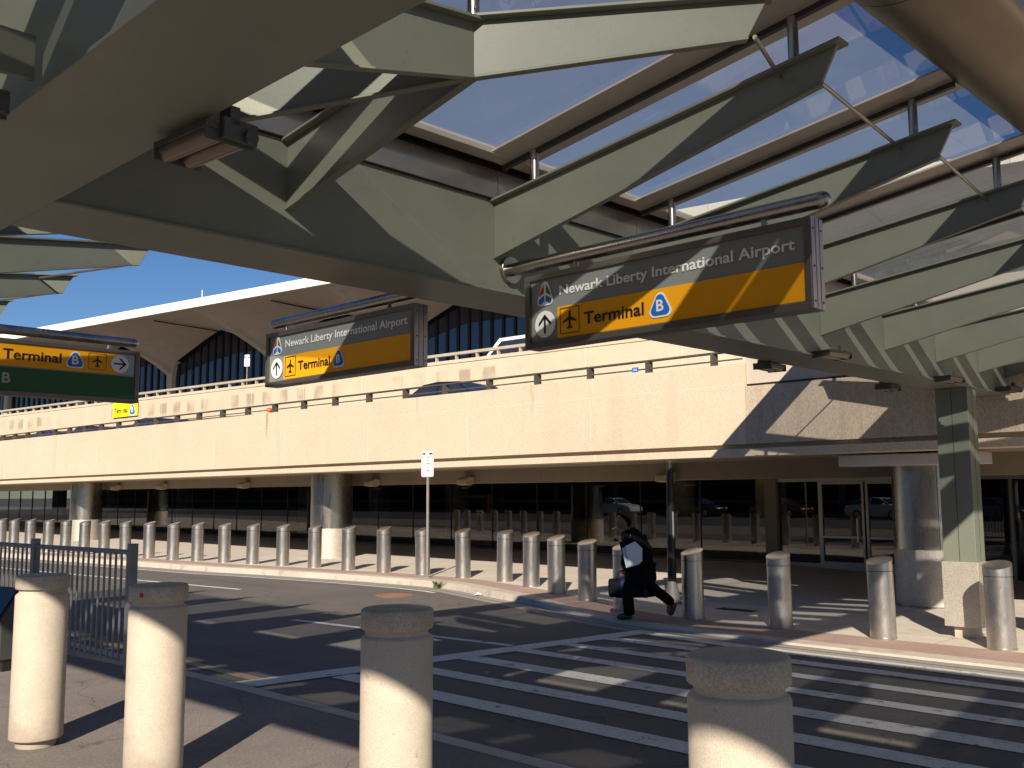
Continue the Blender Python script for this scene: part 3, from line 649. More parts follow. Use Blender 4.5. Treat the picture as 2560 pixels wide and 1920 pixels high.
# railing on the parapet
px0 = [-9.35 - 1.405 * i for i in range(48)]
for i, xp in enumerate(px0):
    z0 = ztop(xp); child(MB().box(xp - .022, xp + .022, YF + .06, YF + .24, z0 - .01, z0 + .225), road2, 'railing_post', DARKP)
child(MB().loft([[(x, YF + .10, ztop(x) + .227), (x, YF + .22, ztop(x) + .227), (x, YF + .22, ztop(x) + .255), (x, YF + .10, ztop(x) + .255)] for x in (-78, -44, -18, -8.8)]), road2, 'top_rail', DARKP)
child(MB().loft([[(x, YF + .15, ztop(x) + .085), (x, YF + .18, ztop(x) + .085), (x, YF + .18, ztop(x) + .11), (x, YF + .15, ztop(x) + .11)] for x in (-78, -44, -18, -8.8)]), road2, 'lower_rail', DARKP)
# clad pillars
def pillar(x, y, r, base=True):
    p = child(MB().cyl((x, y, .02), (x, y, 2.53), r, n=56), road2, 'clad_pillar', STEEL, smooth=30)
    q = MB().cyl((x, y, .06), (x, y, .93), r + .008, n=56); o = child(q, p, 'tread_cladding', STEEL_P, smooth=30); o.matrix_parent_inverse = Matrix(); o.matrix_world
    for a in (-60, -140, 30): child(MB().cyl((x + (r + .001) * math.cos(R(a)), y + (r + .001) * math.sin(R(a)), .94), (x + (r + .001) * math.cos(R(a)), y + (r + .001) * math.sin(R(a)), 2.5), .005, n=6), p, 'seam', BRONZE_D).matrix_parent_inverse = Matrix()
    return p
PILL = [(-22.95, 16.25, .58), (-39.6, 16.25, .58), (-56.3, 16.25, .58), (-6.36, 16.3, .60), (-4.15, 18.0, .42)]
for a in PILL: pillar(*a)
# stains
st = MB()
# white steel box beam hung under the deck
child(MB().box(-7.40, -5.2, 15.2, 15.75, 2.262, 2.44), road2, 'white_box_beam', mat('white_steel', (.56, .57, .60), .45, .2, var=.05), bevel=.01)
# soffit security lights
def sec_light(label, x):
    t = thing('security_light', label, 'light', (x, 17.0, 2.19), 0, 'security lights along the soffit beam')
    ring = [(-.30 + .0, -.10), (-.30, .02), (-.16, .09), (0, .09), (0, -.08), (-.12, -.12)]
    MB().loft([[(-.17, a, b) for a, b in ring], [(.17, a, b) for a, b in ring]]).build('housing', CREAM, t, bevel=.015)
    MB().box(-.05, .05, -.06, .0, .085, .14).cyl((.2, -.2, .02), (.17, -.2, .02), .06, n=16).build('bracket', CREAM, t)
    return t
f0 = sec_light('cream security light on the soffit beam right of the signpost', -18.1)
for xx, lab in ((-23.3 + 1.4, 'cream security light on the soffit beam just right of the middle clad pillar'), (-28.7, 'cream security light on the soffit beam left of the middle clad pillar'),
                (-34.4, 'cream security light halfway between the two left clad pillars'), (-38.3, 'cream security light just right of the leftmost clad pillar'), (-12.0, 'dim security light on the soffit beam above the door jamb')):
    dup(f0, (xx, 17.0, 2.19), 0, lab)

# ------------------------------------------------------------------ arrivals hall behind glass
YG = 21.8
hall = thing('arrivals_hall', 'dark glazed ground floor hall under the roadway deck', 'building', (-30, YG, 0))
H = lambda mb, n, m, **k: child(mb, hall, n, m, **k)
def sheet(x0, x1, y, z0, z1): return MB().add([(x0, y, z0), (x1, y, z0), (x1, y, z1), (x0, y, z1)], [(0, 1, 2, 3)])
mx = [-12.52 - 1.93 * i for i in range(32)]
for a, b in zip(mx[1:], mx): H(sheet(a + .012, b - .012, YG, .18, 2.18), 'window_pane', GLASS_S)
for a in mx[1:]: H(MB().box(a - .012, a + .012, YG - .02, YG + .05, .18, 2.18), 'mullion', BRONZE_D)
H(MB().box(-75, -12.52, YG - .06, YG + .08, 0, .18).box(-75, -12.52, YG - .10, YG - .06, .145, .165), 'plinth', mat('plinth_stone', (.13, .115, .10), .6, var=.15))
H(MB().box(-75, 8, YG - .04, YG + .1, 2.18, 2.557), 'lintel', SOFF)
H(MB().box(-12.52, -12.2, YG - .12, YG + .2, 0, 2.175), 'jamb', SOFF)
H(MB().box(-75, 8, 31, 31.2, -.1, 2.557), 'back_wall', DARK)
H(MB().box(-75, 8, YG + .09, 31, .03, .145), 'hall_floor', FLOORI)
for xx in (-64, -56, -47.6, -36.5, -31.5, -26.9, -17.0, -14.0): H(MB().cyl((xx, 24.6, .146), (xx, 24.6, 2.55), .42, n=28), 'inner_pillar', mat('inner_pillar', (.30, .31, .29), .6), smooth=30)
for xx in (-15.9, -14.2, -17.3, -12.9, -24.6, -22.9): H(MB().box(xx - .35, xx + .35, 23.6, 23.9, 2.50, 2.553), 'ceiling_lamp', WARMLAMP)  # the lamps by the counter are added to make it visible
# doors
for (a, b) in ((-11.10, -10.02), (-9.98, -8.9)):
    d = H(MB().box(a, a + .06, YG - .05, YG + .03, .03, 2.10).box(b - .06, b, YG - .05, YG + .03, .03, 2.10).box(a + .06, b - .06, YG - .05, YG + .03, 2.03, 2.10).box(a + .06, b - .06, YG - .05, YG + .03, .78, .84).box(a + .06, b - .06, YG - .05, YG + .03, .03, .24), 'door', ALU, bevel=.004)
    
    for z0, z1 in ((.84, 2.03), (.24, .78)): o = child(sheet(a + .06, b - .06, YG - .01, z0, z1), d, 'door_pane', GLASS_S); o.matrix_parent_inverse = Matrix()
    o = child(MB().box(b - .16, b - .13, YG - .12, YG - .09, .7, 1.25).box(b - .155, b - .135, YG - .09, YG - .05, .74, .77).box(b - .155, b - .135, YG - .09, YG - .05, 1.18, 1.21), d, 'door_handle', STEEL); o.matrix_parent_inverse = Matrix()
H(sheet(-12.2, -11.14, YG, .19, 2.10), 'window_pane', GLASS_S)
H(MB().box(-12.2, -11.1, YG - .05, YG + .05, .0, .19).box(-11.14, -11.1, YG - .04, YG + .04, .19, 2.10), 'side_frame', ALU)
H(MB().box(-12.2, 8, YG - .05, YG + .05, 2.10, 2.178), 'door_head', ALU)
H(sheet(-8.88, -6.9, YG, .03, 2.10), 'window_pane', GLASS_S); H(sheet(-6.84, 8, YG, .03, 2.10), 'window_pane', GLASS_S)
H(MB().box(-6.9, -6.84, YG - .04, YG + .04, .03, 2.10), 'mullion', ALU); H(MB().box(-8.94, -8.88, YG - .04, YG + .04, .03, 2.10), 'mullion', ALU)
ct = thing('service_counter', 'orange wooden counter behind the glass beside the signpost', 'counter', (-24.6, 23.2, .146))
MB().box(-.75, .75, -.3, .3, 0, 1.05).build('counter_body', WOODC, ct); MB().box(-.82, .82, -.36, .36, 1.052, 1.09).build('counter_top', WOODC, ct, bevel=.01)
MB().box(-.7, -.62, .1, .2, 1.092, 1.55).box(.62, .7, .1, .2, 1.092, 1.55).box(-.7, .7, .1, .2, 1.552, 1.66).build('header_board', WOODC, ct)

# ------------------------------------------------------------------ upper road, second parapet and terminal
W0 = Vector((-63.2, 20.6, 0)); WD = Vector((40.1, 3.7, 0)).normalized(); WN = Vector((-WD.y, WD.x, 0))
wall2 = thing('upper_parapet', 'upper concrete parapet with dark stain patches and thin railing', 'wall', tuple(W0), math.atan2(WD.y, WD.x))
sw0, sw1 = -40, 62
MB().box(sw0, 25, 0, .3, 5.42, 6.62).box(25, sw1, .002, .3, 3.452, 6.62).build('parapet_wall', WALL2, wall2)
MB().box(sw0, sw1, -.03, .33, 6.622, 6.74).build('coping', WALL2, wall2)
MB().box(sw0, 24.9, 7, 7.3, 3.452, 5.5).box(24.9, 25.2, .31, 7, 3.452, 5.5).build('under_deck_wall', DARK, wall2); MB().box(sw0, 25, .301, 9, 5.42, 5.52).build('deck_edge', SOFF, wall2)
j = MB()
for i in range(28): j.box(sw0 + i * 3.6, sw0 + i * 3.6 + .02, -.003, .0, 5.43, 6.6)
j.build('joint_sealant', MATS['joint_sealant'], wall2)
for i in range(72): MB().box(sw0 + i * 1.0 - .03 + 20, sw0 + i * 1.0 + .03 + 20, .06, .18, 6.742, 6.93).build('railing_post', mat('pale_post', (.40, .35, .28), .7), wall2)
MB().box(sw0, sw1, .04, .2, 6.932, 7.03).build('top_rail', MATS['pale_post'], wall2)
udk = MB(); P = lambda s, o, z: tuple(W0 + WD * s + WN * o + Vector((0, 0, z)))
udk.add([P(sw0 - 40, .31, 5.55), P(sw1 + 30, .31, 5.55), P(sw1 + 30, 40, 5.55), P(sw0 - 40, 40, 5.55)], [(0, 1, 2, 3)])
struct(udk, 'upper_road', ASPH)
TB = Vector((-52.57, 36.36, 0)); TD = Vector((.9863, .1652, 0)).normalized()
term = thing('terminal_building', 'airport terminal with white edged folded roof and dark arched windows', 'building', tuple(TB), math.atan2(TD.y, TD.x))
# local: x along roof edge, y inward, z up
BAY = 13.45; piers = [-26.9 + BAY * i for i in range(-4, 10)]
def arch(sa):
    out = []
    for t, z in ((-.955, 6), (-.955, 12.2), (-.945, 12.75), (-.91, 13.15), (-.84, 13.52), (-.6, 14.18), (-.3, 15.0), (-.06, 15.55), (0, 15.62), (.06, 15.55), (.3, 15.0), (.6, 14.18), (.84, 13.52), (.91, 13.15), (.945, 12.75), (.955, 12.2), (.955, 6)):
        out.append((sa + t * BAY / 2, z))
    return out
for p in piers[:-1]:
    sa = p + BAY / 2; A = arch(sa)
    up = A[1:-1]; rows = []
    full = [(p, up[0][1])] + up + [(p + BAY, up[-1][1])]
    for k in range(7):
        f = k / 6; rows.append([(s, 8 - 8 * f, z + (15.56 - z) * (f ** .8)) for s, z in full])
    MB().loft(rows, closed=False, caps=False).build('roof_soffit', ROOFS, term, smooth=25, recalc=False)
    MB().box(sa - .05, sa + .05, 1.5, 7.9, 15.40, 15.48).build('soffit_seam', BRONZE_D, term)
    gl = MB(); n = len(A); gl.add([(s, 8.35, z) for s, z in A], [tuple(range(n))]); gl.build('window', GLASS_T, term)
    mm = MB(); s = sa - BAY / 2 + .75
    while s < sa + BAY / 2 - .5:
        zz = interp(A[1:-1], s); mm.box(s - .10, s + .10, 8.26, 8.345, 6, zz - .02); s += .96
    mm.build('window_mullion', mat('dark_mullion', (.012, .011, .010), .6), term)
    MB().add([(sa - 6.6, 8.42, 6), (sa + 6.6, 8.42, 6), (sa + 6.6, 8.42, 16), (sa - 6.6, 8.42, 16)], [(0, 1, 2, 3)]).build('window_backing', DARK, term)
for p in piers:
    MB().loft([[(p - w_, 7.9, z), (p + w_, 7.9, z), (p + w_, 8.6, z), (p - w_, 8.6, z)] for w_, z in ((.36, 5.5), (.36, 12.1), (.42, 12.6), (.62, 13.1), (.9, 13.4))]).build('pier', ROOFS, term)
MB().box(piers[0], piers[-1], -.25, 0.0, 15.42, 16.04).build('roof_edge', ROOFW, term)
MB().box(piers[0], piers[-1], .001, 40, 15.75, 16.0).build('roof_slab', ROOFW, term)
ej = MB()
for p in piers: ej.box(p - .03, p + .03, -.254, -.25, 15.43, 16.03)
ej.build('edge_joint', MATS['joint_sealant'], term)
MB().cyl((-12.8, .3, 16.0), (-12.8, .3, 16.75), .035, n=8).build('antenna', ROOFW, term)

# ------------------------------------------------------------------ stainless bollards
def make_sb(label):
    t = thing('steel_bollard', label, 'bollard', (0, 0, 0), 0, 'stainless steel bollards along the pavement')
    MB().lathe([(.165, 0), (.165, .022), (.158, .024), (.158, .83)], n=40).build('post', STEEL_B, t, smooth=35)
    n = 40; rings = []
    for r, base in ((.1535, 0), (.1605, 0), (.1605, 1), (.14, 2)):
        ring = []
        for i in range(n):
            q = 2 * math.pi * i / n; x, y = math.cos(q), math.sin(q)
            z = .838 if base == 0 else .965 + .05 * y
            if base == 2: z = .965 + .006 + .05 * y * .88
            ring.append((x * r, y * r, z))
        rings.append(ring)
    MB().loft(rings).build('cap', STEEL_B, t, smooth=35)
    MB().cyl((0, 0, .829), (0, 0, .839), .152, n=40).build('joint_ring', BRONZE_D, t, smooth=35)
    return t
HID = [(-34.95, 11.61), (-34.11, 11.72), (-33.08, 11.85), (-31.99, 12.0), (-30.96, 12.13), (-29.9, 12.27), (-28.83, 12.41), (-27.73, 12.55)]
VIS = [(-26.57, 12.7), (-25.35, 12.79), (-24.39, 13.0), (-23.26, 13.15), (-22.24, 13.36), (-21.13, 13.53), (-20.0, 13.69), (-18.73, 13.75), (-17.57, 13.87), (-16.36, 13.98), (-15.16, 14.05),
       (-13.91, 14.01), (-12.76, 13.56), (-11.77, 13.16), (-10.77, 12.81), (-9.71, 12.42), (-8.33, 12.31), (-6.89, 12.26), (-5.44, 12.2), (-4.07, 12.28)]
ORD = ['first', 'second', 'third', 'fourth', 'fifth', 'sixth', 'seventh', 'eighth', 'ninth', 'tenth', 'eleventh', 'twelfth']
names = []
allb = HID + VIS
for i in range(len(allb)):
    if i < 8: names.append('%s stainless bollard from the left picture edge, behind the grey railing' % ORD[i])
    elif i < 17: names.append('%s stainless bollard to the left of the no stopping signpost' % ORD[16 - i] if i < 16 else 'stainless bollard directly left of and touching the no stopping signpost')
names[17 - 0:] = []
lab = {17: 'stainless bollard half hidden behind the no stopping signpost pole'}
def blabel(i):
    if i < 8: return names[i]
    if i < 17: return '%s sunlit stainless bollard to the left of the no stopping signpost' % ORD[16 - i]
    return ['stainless bollard standing directly behind the no stopping signpost', 'sunlit stainless bollard with a tan band just right of the no stopping signpost', 'second sunlit stainless bollard right of the no stopping signpost',
            'sunlit stainless bollard third right of the signpost, at the kerb bend', 'sunlit stainless bollard with shaded foot, fourth right of the signpost',
            'shaded stainless bollard just left of the running man', 'stainless bollard mostly hidden behind the running man', 'shaded bollard right of the black lamp post',
            'shaded bollard with light spots in front of the glass doors', 'half sunlit bollard with shaded cap in front of the fat clad pillar', 'brightly sunlit bollard at the right edge beside the green column'][i - 17]
b0 = None
order = VIS[8:9]
vis_i = len(HID) + VIS.index((-16.36, 13.98))
SHIFT = 17 - vis_i
for i, (bx, by) in enumerate(allb):
    li = i + SHIFT
    lb = blabel(li) if li >= 0 else 'stainless bollard'
    p = (bx, by, zs(bx) + .001)
    if b0 is None: b0 = make_sb(lb); b0.location = p; b0.rotation_euler = (0, 0, R(random.uniform(-8, 8)))
    else:
        q = dup(b0, p, R(random.uniform(-9, 9)), lb); q.rotation_euler = (R(random.uniform(-.7, .7)), R(random.uniform(-.7, .7)), q.rotation_euler.z)

# ------------------------------------------------------------------ concrete bollards
def make_cb(label):
    t = thing('concrete_bollard', label, 'bollard', (0, 0, 0), 0, 'tan concrete bollards in front')
    r = .1875
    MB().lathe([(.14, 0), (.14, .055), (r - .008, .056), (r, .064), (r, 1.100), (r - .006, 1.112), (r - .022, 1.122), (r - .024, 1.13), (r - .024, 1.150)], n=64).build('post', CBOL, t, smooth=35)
    MB().lathe([(r - .024, 1.1505), (r - .004, 1.1515), (r + .002, 1.158), (r + .002, 1.242), (r - .003, 1.250), (r - .012, 1.255), (r - .06, 1.258), (.03, 1.260), (.001, 1.2605)], n=64).build('cap', CCAP, t, smooth=50)
    return t
cb = make_cb('leftmost tan concrete bollard, whole down to its foot, beside the railing'); cb.location = (-7.84, 2.92, .006)
for p, lb in (((-6.36, 3.12, .006), 'tan concrete bollard with an orange mark on its cap, right of the railing end'), ((-4.09, 3.32, .006), 'tan concrete bollard in the middle foreground before the crosswalk line'), ((-1.99, 3.22, .006), 'nearest and largest tan concrete bollard standing before the crosswalk stripes')):
    c = dup(cb, p, R(random.uniform(0, 300)), lb)
    if p[0] == -6.36:
        m = MB(); 
        for k in range(5): m.box(.1905, .193, -.012 + k * .005, -.006 + k * .005, 1.19 - .004 * (k % 2), 1.215 - .004 * (k % 3))
        o = m.build('paint_mark', S_RED, c); o.rotation_euler = (0, 0, R(-60) - c.rotation_euler.z)

# ------------------------------------------------------------------ railing
rl = thing('railing', 'grey steel railing of thin round bars on the left', 'railing', (-10.05, 4.63, .004), R(4.92))
def rp(mb, n, m, **k): return mb.build(n, m, rl, **k)
for xx in (0, -2.17, -4.34, -6.5):
    rp(MB().box(xx - .04, xx + .04, -.04, .04, 0, 1.345).box(xx - .042, xx + .042, -.042, .042, 1.346, 1.352), 'post', RAILP, bevel=.004)
for a, b in ((-6.46, -4.38), (-4.30, -2.21), (-2.13, -.04)):
    rp(MB().cyl((a, 0, 1.262), (b, 0, 1.262), .026, n=16), 'top_rail', RAILP, smooth=40); rp(MB().box(a, b, -.02, .02, .105, .15), 'bottom_rail', RAILP, bevel=.003)
    n = 18
    for i in range(n):
        xx = lerp(a, b, (i + .5) / n); rp(MB().cyl((xx, 0, .149), (xx, 0, 1.245), .013, n=10, caps=False), 'picket', RAILP, smooth=60)

# newspaper box behind the railing end of the bollards
nb = thing('newspaper_box', 'grey newspaper box with slanted glass lid at the left edge', 'newspaper box', (-11.75, 3.95, .006), R(12))
MB().prism([(-.25, .12), (.25, .12), (.25, .78), (-.02, .86), (-.25, .52)], lambda a, b, d: (d, a, b), -.42, .42).build('cabinet', GREYFIX, nb, bevel=.008)
MB().add([(-.36, -.262, .54), (-.02, -.262, .54), (-.02, -.045, .855), (-.36, -.045, .855)], [(0, 1, 2, 3)]).add([(.02, -.262, .54), (.36, -.262, .54), (.36, -.045, .855), (.02, -.045, .855)], [(0, 1, 2, 3)]).build('lid_pane', CARGL, nb)
pp = MB()
for k in range(6): pp.box(-.38 + k * .13, -.29 + k * .13, -.266, -.252, .16 + .01 * (k % 2), .30)
pp.build('paper_stack', PAPER, nb)
MB().box(-.4, -.34, -.2, .2, 0, .118).build('foot', BLACKM, nb); MB().box(.34, .4, -.2, .2, 0, .118).build('foot', BLACKM, nb)

# ------------------------------------------------------------------ signposts
def signpost(label, loc, h, sc=1., rz=0., fine=True):
    t = thing('no_stopping_sign', label, 'sign', loc, rz)
    MB().box(-.022, .022, 0, .04, 0, h).box(-.09, .09, -.04, .08, 0, .012).build('post', POSTG, t)
    def rr(x0, x1, z0, z1, r):
        o = []
        for cx, cz, a in ((x1 - r, z1 - r, 0), (x0 + r, z1 - r, 90), (x0 + r, z0 + r, 180), (x1 - r, z0 + r, 270)):
            o += [(cx + r * math.cos(R(a + k * 22.5)), cz + r * math.sin(R(a + k * 22.5))) for k in range(5)]
        return o
    a = MB(); flat(a, rr(-.145, .145, h - .55, h - .147, .035), .006, .004); p1 = a.build('main_plate', S_WHITE, t)
    b = MB(); flat(b, rr(-.132, .132, h - .13, h - .002, .02), .006, .004); p2 = b.build('tow_plate', S_WHITE, t)
    e = MB(); o_ = rr(-.137, .137, h - .542, h - .155, .03); i_ = rr(-.131, .131, h - .536, h - .161, .025); n = len(o_)
    e.add([(x, -.0075, z) for x, z in o_] + [(x, -.0075, z) for x, z in i_], [(k, (k + 1) % n, n + (k + 1) % n, n + k) for k in range(n)])
    put_text(e, 'NO', -.045, .045, h - .225, .048, .0075, .02); put_text(e, 'STOPPING', -.118, .118, h - .30, .05, .0075, .02)
    put_text(e, 'ANY', -.05, .05, h - .375, .044, .0075, .01); put_text(e, 'TIME', -.06, .06, h - .445, .044, .0075, .01)
    flat(e, [(-.085, h - .503), (.085, h - .503), (.085, h - .497), (-.085, h - .497)], .0075, .001)
    for s_ in (-1, 1): flat(e, [(s_ * .105, h - .5), (s_ * .075, h - .485), (s_ * .075, h - .515)], .0075, .001)
    e.build('lettering', S_RED, p1)
    k = MB(); o_ = rr(-.127, .127, h - .125, h - .007, .016); i_ = rr(-.122, .122, h - .12, h - .012, .013); n = len(o_)
    k.add([(x, -.0075, z) for x, z in o_] + [(x, -.0075, z) for x, z in i_], [(q, (q + 1) % n, n + (q + 1) % n, n + q) for q in range(n)])
    for s_ in (-1, 1):
        flat(k, [(s_ * .118, h - .055), (s_ * .075, h - .04), (s_ * .04, h - .065), (s_ * .045, h - .075), (s_ * .118, h - .085)], .0075, .001)
        flat(k, disc(s_ * .06, h - .088, .014, 14), .0078, .001)
    flat(k, [(-.04, h - .065), (.05, h - .05), (.05, h - .056), (-.04, h - .072)], .0079, .001)
    k.build('tow_symbol', S_BLUE if not fine else S_BLACK, p2)
    return t
signpost('white no stopping sign on a slim grey post at the far kerb', (-15.78, 13.60, .126), 2.64, rz=R(22))
u = signpost('small no stopping sign standing on the upper roadway before dark windows', tuple(W0 + WD * 23.6 + WN * .6 + Vector((0, 0, 5.56))), 2.7, rz=R(28), fine=False); u.scale = (1.0, 1.0, 1.0)
# yellow board fixed to the upper parapet
yb_ = thing('yellow_sign', 'yellow Terminal board on the stained upper parapet', 'sign', tuple(W0 + WD * 13.2 + WN * -.05 + Vector((0, 0, 5.86))), math.atan2(WD.y, WD.x))
MB().box(0, 2.35, -.05, -.01, 0, .78).build('board', S_YEL, yb_, bevel=.01)
b = MB(); put_text(b, 'Term', .2, .85, .2, .27, .052, .03); b.build('lettering', S_BLACK, yb_)
b = MB(); put_text(b, 'nal', 1.02, 1.42, .2, .27, .052, .03); b.build('lettering', S_BLACK, yb_)
b = MB(); flat(b, rtri(1.9, .32, .34), .052, .002); o = b.build('terminal_badge', S_WHITE, yb_)
b = MB(); flat(b, rtri(1.9, .32, .28), .055, .002); b.build('badge_field', S_BLUE, o)
b = MB(); put_text(b, 'B', 1.79, 2.0, .19, .28, .058, .02); b.build('badge_letter', S_WHITE, o)
bs = thing('blue_plate', 'tiny blue number plate on the parapet railing', 'sign', (-11.0, YF + .06, 4.085)); MB().box(-.07, .07, -.012, 0, 0, .09).build('plate', S_BLUE, bs)
b = MB(); put_text(b, '36', -.045, .045, .025, .045, .014); b.build('number', S_WHITE, bs)
ol = thing('marker_light', 'round orange marker light on a rail post above a rust run', 'light', (-23.5, YF + .03, 4.17)); MB().lathe([(.02, -.05), (.07, -.04), (.085, .0), (.07, .05), (.02, .07)], n=18).build('lens', ORANGE_L, ol, smooth=60)
MB().box(-.02, .02, .02, .1, -.09, -.045).build('bracket', POSTG, ol)

# ------------------------------------------------------------------ lamp post, bin, manhole, grate, litter, weed
lp = thing('lamp_post', 'slim black post with flared grey base behind the running man', 'lamp post', (-9.62, 13.62, zs(-9.6) + .002))
MB().lathe([(.155, 0), (.155, .03), (.135, .05), (.12, .14), (.095, .25), (.08, .34), (.075, .36)], n=28).build('base', POSTG, lp, smooth=40)
MB().lathe([(.074, .361), (.068, 1.2), (.054, 2.28), (.054, 2.33), (.02, 2.34)], n=20).build('pole', BLACKM, lp, smooth=40)
MB().box(.065, .09, -.05, -.035, 1.05, 1.5).build('notice_strip', S_LGREY, lp)
tb = thing('litter_bin', 'round stainless litter bin at the right edge behind the green column', 'bin', (-4.0, 14.05, .03))
MB().lathe([(.27, 0), (.27, .78)], n=40).build('drum', STEEL, tb, smooth=35); MB().lathe([(.285, .781), (.285, .83), (.2, .85), (.2, .80)], n=40).build('rim', STEEL_D, tb, smooth=35)
mh = thing('manhole_cover', 'round rusty manhole cover in the far lane', 'manhole cover', (-14.42, 11.62, .001))
MB().cyl((0, 0, 0), (0, 0, .006), .36, n=40).build('lid', RUST, mh)
for k in range(-3, 4): MB().box(-.24, .24, k * .08 - .012, k * .08 + .012, .006, .009).build('rib', RUST, mh)
gr = thing('drain_grate', 'dark rectangular drain grate in the shaded pavement', 'grate', (-8.4, 13.6, zs(-8.4) + .003))
MB().box(-.32, .32, -.12, .12, 0, .004).build('recess', BLACKM, gr)
for k in range(9): MB().box(-.29 + k * .07, -.26 + k * .07, -.1, .1, .0042, .008).build('bar', GREYFIX, gr)
we = MB()
for i in range(60):
    a = random.uniform(0, 6.28); l = random.uniform(.08, .24); r0 = random.uniform(0, .10); t_ = random.uniform(.2, .75); bx, by = r0 * math.cos(a * 1.7), r0 * math.sin(a * 1.7) * .6
    d = Vector((math.cos(a) * t_, math.sin(a) * t_, 1)).normalized(); n_ = Vector((-math.sin(a), math.cos(a), 0)) * random.uniform(.008, .018); p = Vector((bx, by, 0))
    we.add([p - n_ * .5, p + n_ * .5, p + d * l * .55 + n_, p + d * l * .55 - n_, p + d * l + Vector((math.cos(a), math.sin(a), -.4)) * l * .25], [(0, 1, 2, 3), (3, 2, 4)])
o = we.build('weed', LEAF, recalc=False); o.location = (-14.78, 13.0, 0); tag(o, 'small weed tuft growing at the foot of the sunlit kerb', 'weed')
def litter(label, loc, s):
    m = MB(); pts = [(math.cos(k * .9) * s * random.uniform(.6, 1.1), math.sin(k * .9) * s * .6 * random.uniform(.6, 1.1), random.uniform(.004, s * .35)) for k in range(7)] + [(0, 0, s * .5)]
    m.add(pts, [(k, (k + 1) % 7, 7) for k in range(7)]); o = m.build('paper_scrap', PAPER, recalc=False); o.location = loc; tag(o, label, 'litter')
litter('white crumpled paper scrap in the gutter at the kerb bend', (-13.15, 12.55, .004), .14)
litter('tiny white scrap on the pavement right of the second concrete bollard', (-5.6, 3.95, .006), .03)
ob = MB().lathe([(.085, 0), (.10, .03), (.08, .09), (.02, .115)], n=18).build('pavement_uplight', BLACKM, smooth=50); ob.location = (-22.35, 15.35, .127); tag(ob, 'small dark dome light on the pavement at the middle pillar foot', 'light')

# ------------------------------------------------------------------ running man
def skin_mesh(pts, edges, root, sub=2):
    me = bpy.data.meshes.new('skin'); names = list(pts); me.from_pydata([pts[k][0] for k in names], [(names.index(a), names.index(b)) for a, b in edges], [])
    o = bpy.data.objects.new('skin', me); COL.objects.link(o)
    md = o.modifiers.new('skin', 'SKIN'); md.use_smooth_shade = True
    for i, k in enumerate(names):
        r = pts[k][1]; r = (r, r) if not isinstance(r, tuple) else r
        me.skin_vertices[0].data[i].radius = r; me.skin_vertices[0].data[i].use_root = (k == root)
    sb = o.modifiers.new('sub', 'SUBSURF'); sb.levels = sub; sb.render_levels = sub
    dg = bpy.context.evaluated_depsgraph_get(); r = bpy.data.meshes.new_from_object(o.evaluated_get(dg)); bpy.data.objects.remove(o)
    return r
def skin_obj(name, m, parent, *chains, sub=2):
    bm = bmesh.new()
    for pts, edges, root in chains:
        r = skin_mesh(pts, edges, root, sub); bm.from_mesh(r); bpy.data.meshes.remove(r)
    me = bpy.data.meshes.new(name); bm.to_mesh(me); bm.free(); me.materials.append(m)
    for p in me.polygons: p.use_smooth = True
    o = bpy.data.objects.new(name, me); COL.objects.link(o); o.parent = parent; return o
PX, PY = -8.93, 11.55
man = thing('person', 'man in black coat running left with a folder under his arm', 'person', (PX, PY, zs(PX) + .002), R(180 + 40))
# local frame: +x is forward (left in the picture), +y is the far side... (left hand side of the walker is towards the viewer)
# local +y is the man's left; the viewer sees his left side
V = lambda x, y, z: (x, y, z)
body = dict(pelvis=((-.15, 0, .80), (.13, .15)), waist=((-.11, 0, .95), (.125, .14)), chest=((-.06, 0, 1.13), (.14, .165)), neckb=((.005, 0, 1.265), .075), neck=((.035, 0, 1.315), .058),
    skull=((.062, 0, 1.405), (.104, .092)), crown=((.05, 0, 1.465), (.092, .084)), jaw=((.100, 0, 1.335), (.056, .060)),
    hipL=((-.13, .09, .76), .095), kneeL=((.02, .09, .43), .065), ankL=((-.01, .085, .09), .042), toeL=((.12, .085, .045), .036),
    hipR=((-.17, -.09, .76), .095), kneeR=((-.34, -.09, .45), .062), ankR=((-.60, -.10, .24), .042), toeR=((-.575, -.10, .075), .034),
    shL=((-.08, .20, 1.21), .07), elL=((-.30, .24, .96), .05), wrL=((-.12, .22, .82), .034),
    shR=((-.03, -.20, 1.20), .07), elR=((.0, -.25, .92), .048), wrR=((.07, -.24, .70), .034))
be = [('pelvis', 'waist'), ('waist', 'chest'), ('chest', 'neckb'), ('neckb', 'neck'), ('neck', 'skull'), ('skull', 'crown'), ('skull', 'jaw'), ('pelvis', 'hipL'), ('hipL', 'kneeL'), ('kneeL', 'ankL'), ('ankL', 'toeL'),
      ('pelvis', 'hipR'), ('hipR', 'kneeR'), ('kneeR', 'ankR'), ('ankR', 'toeR'), ('chest', 'shL'), ('shL', 'elL'), ('elL', 'wrL'), ('chest', 'shR'), ('shR', 'elR'), ('elR', 'wrR')]
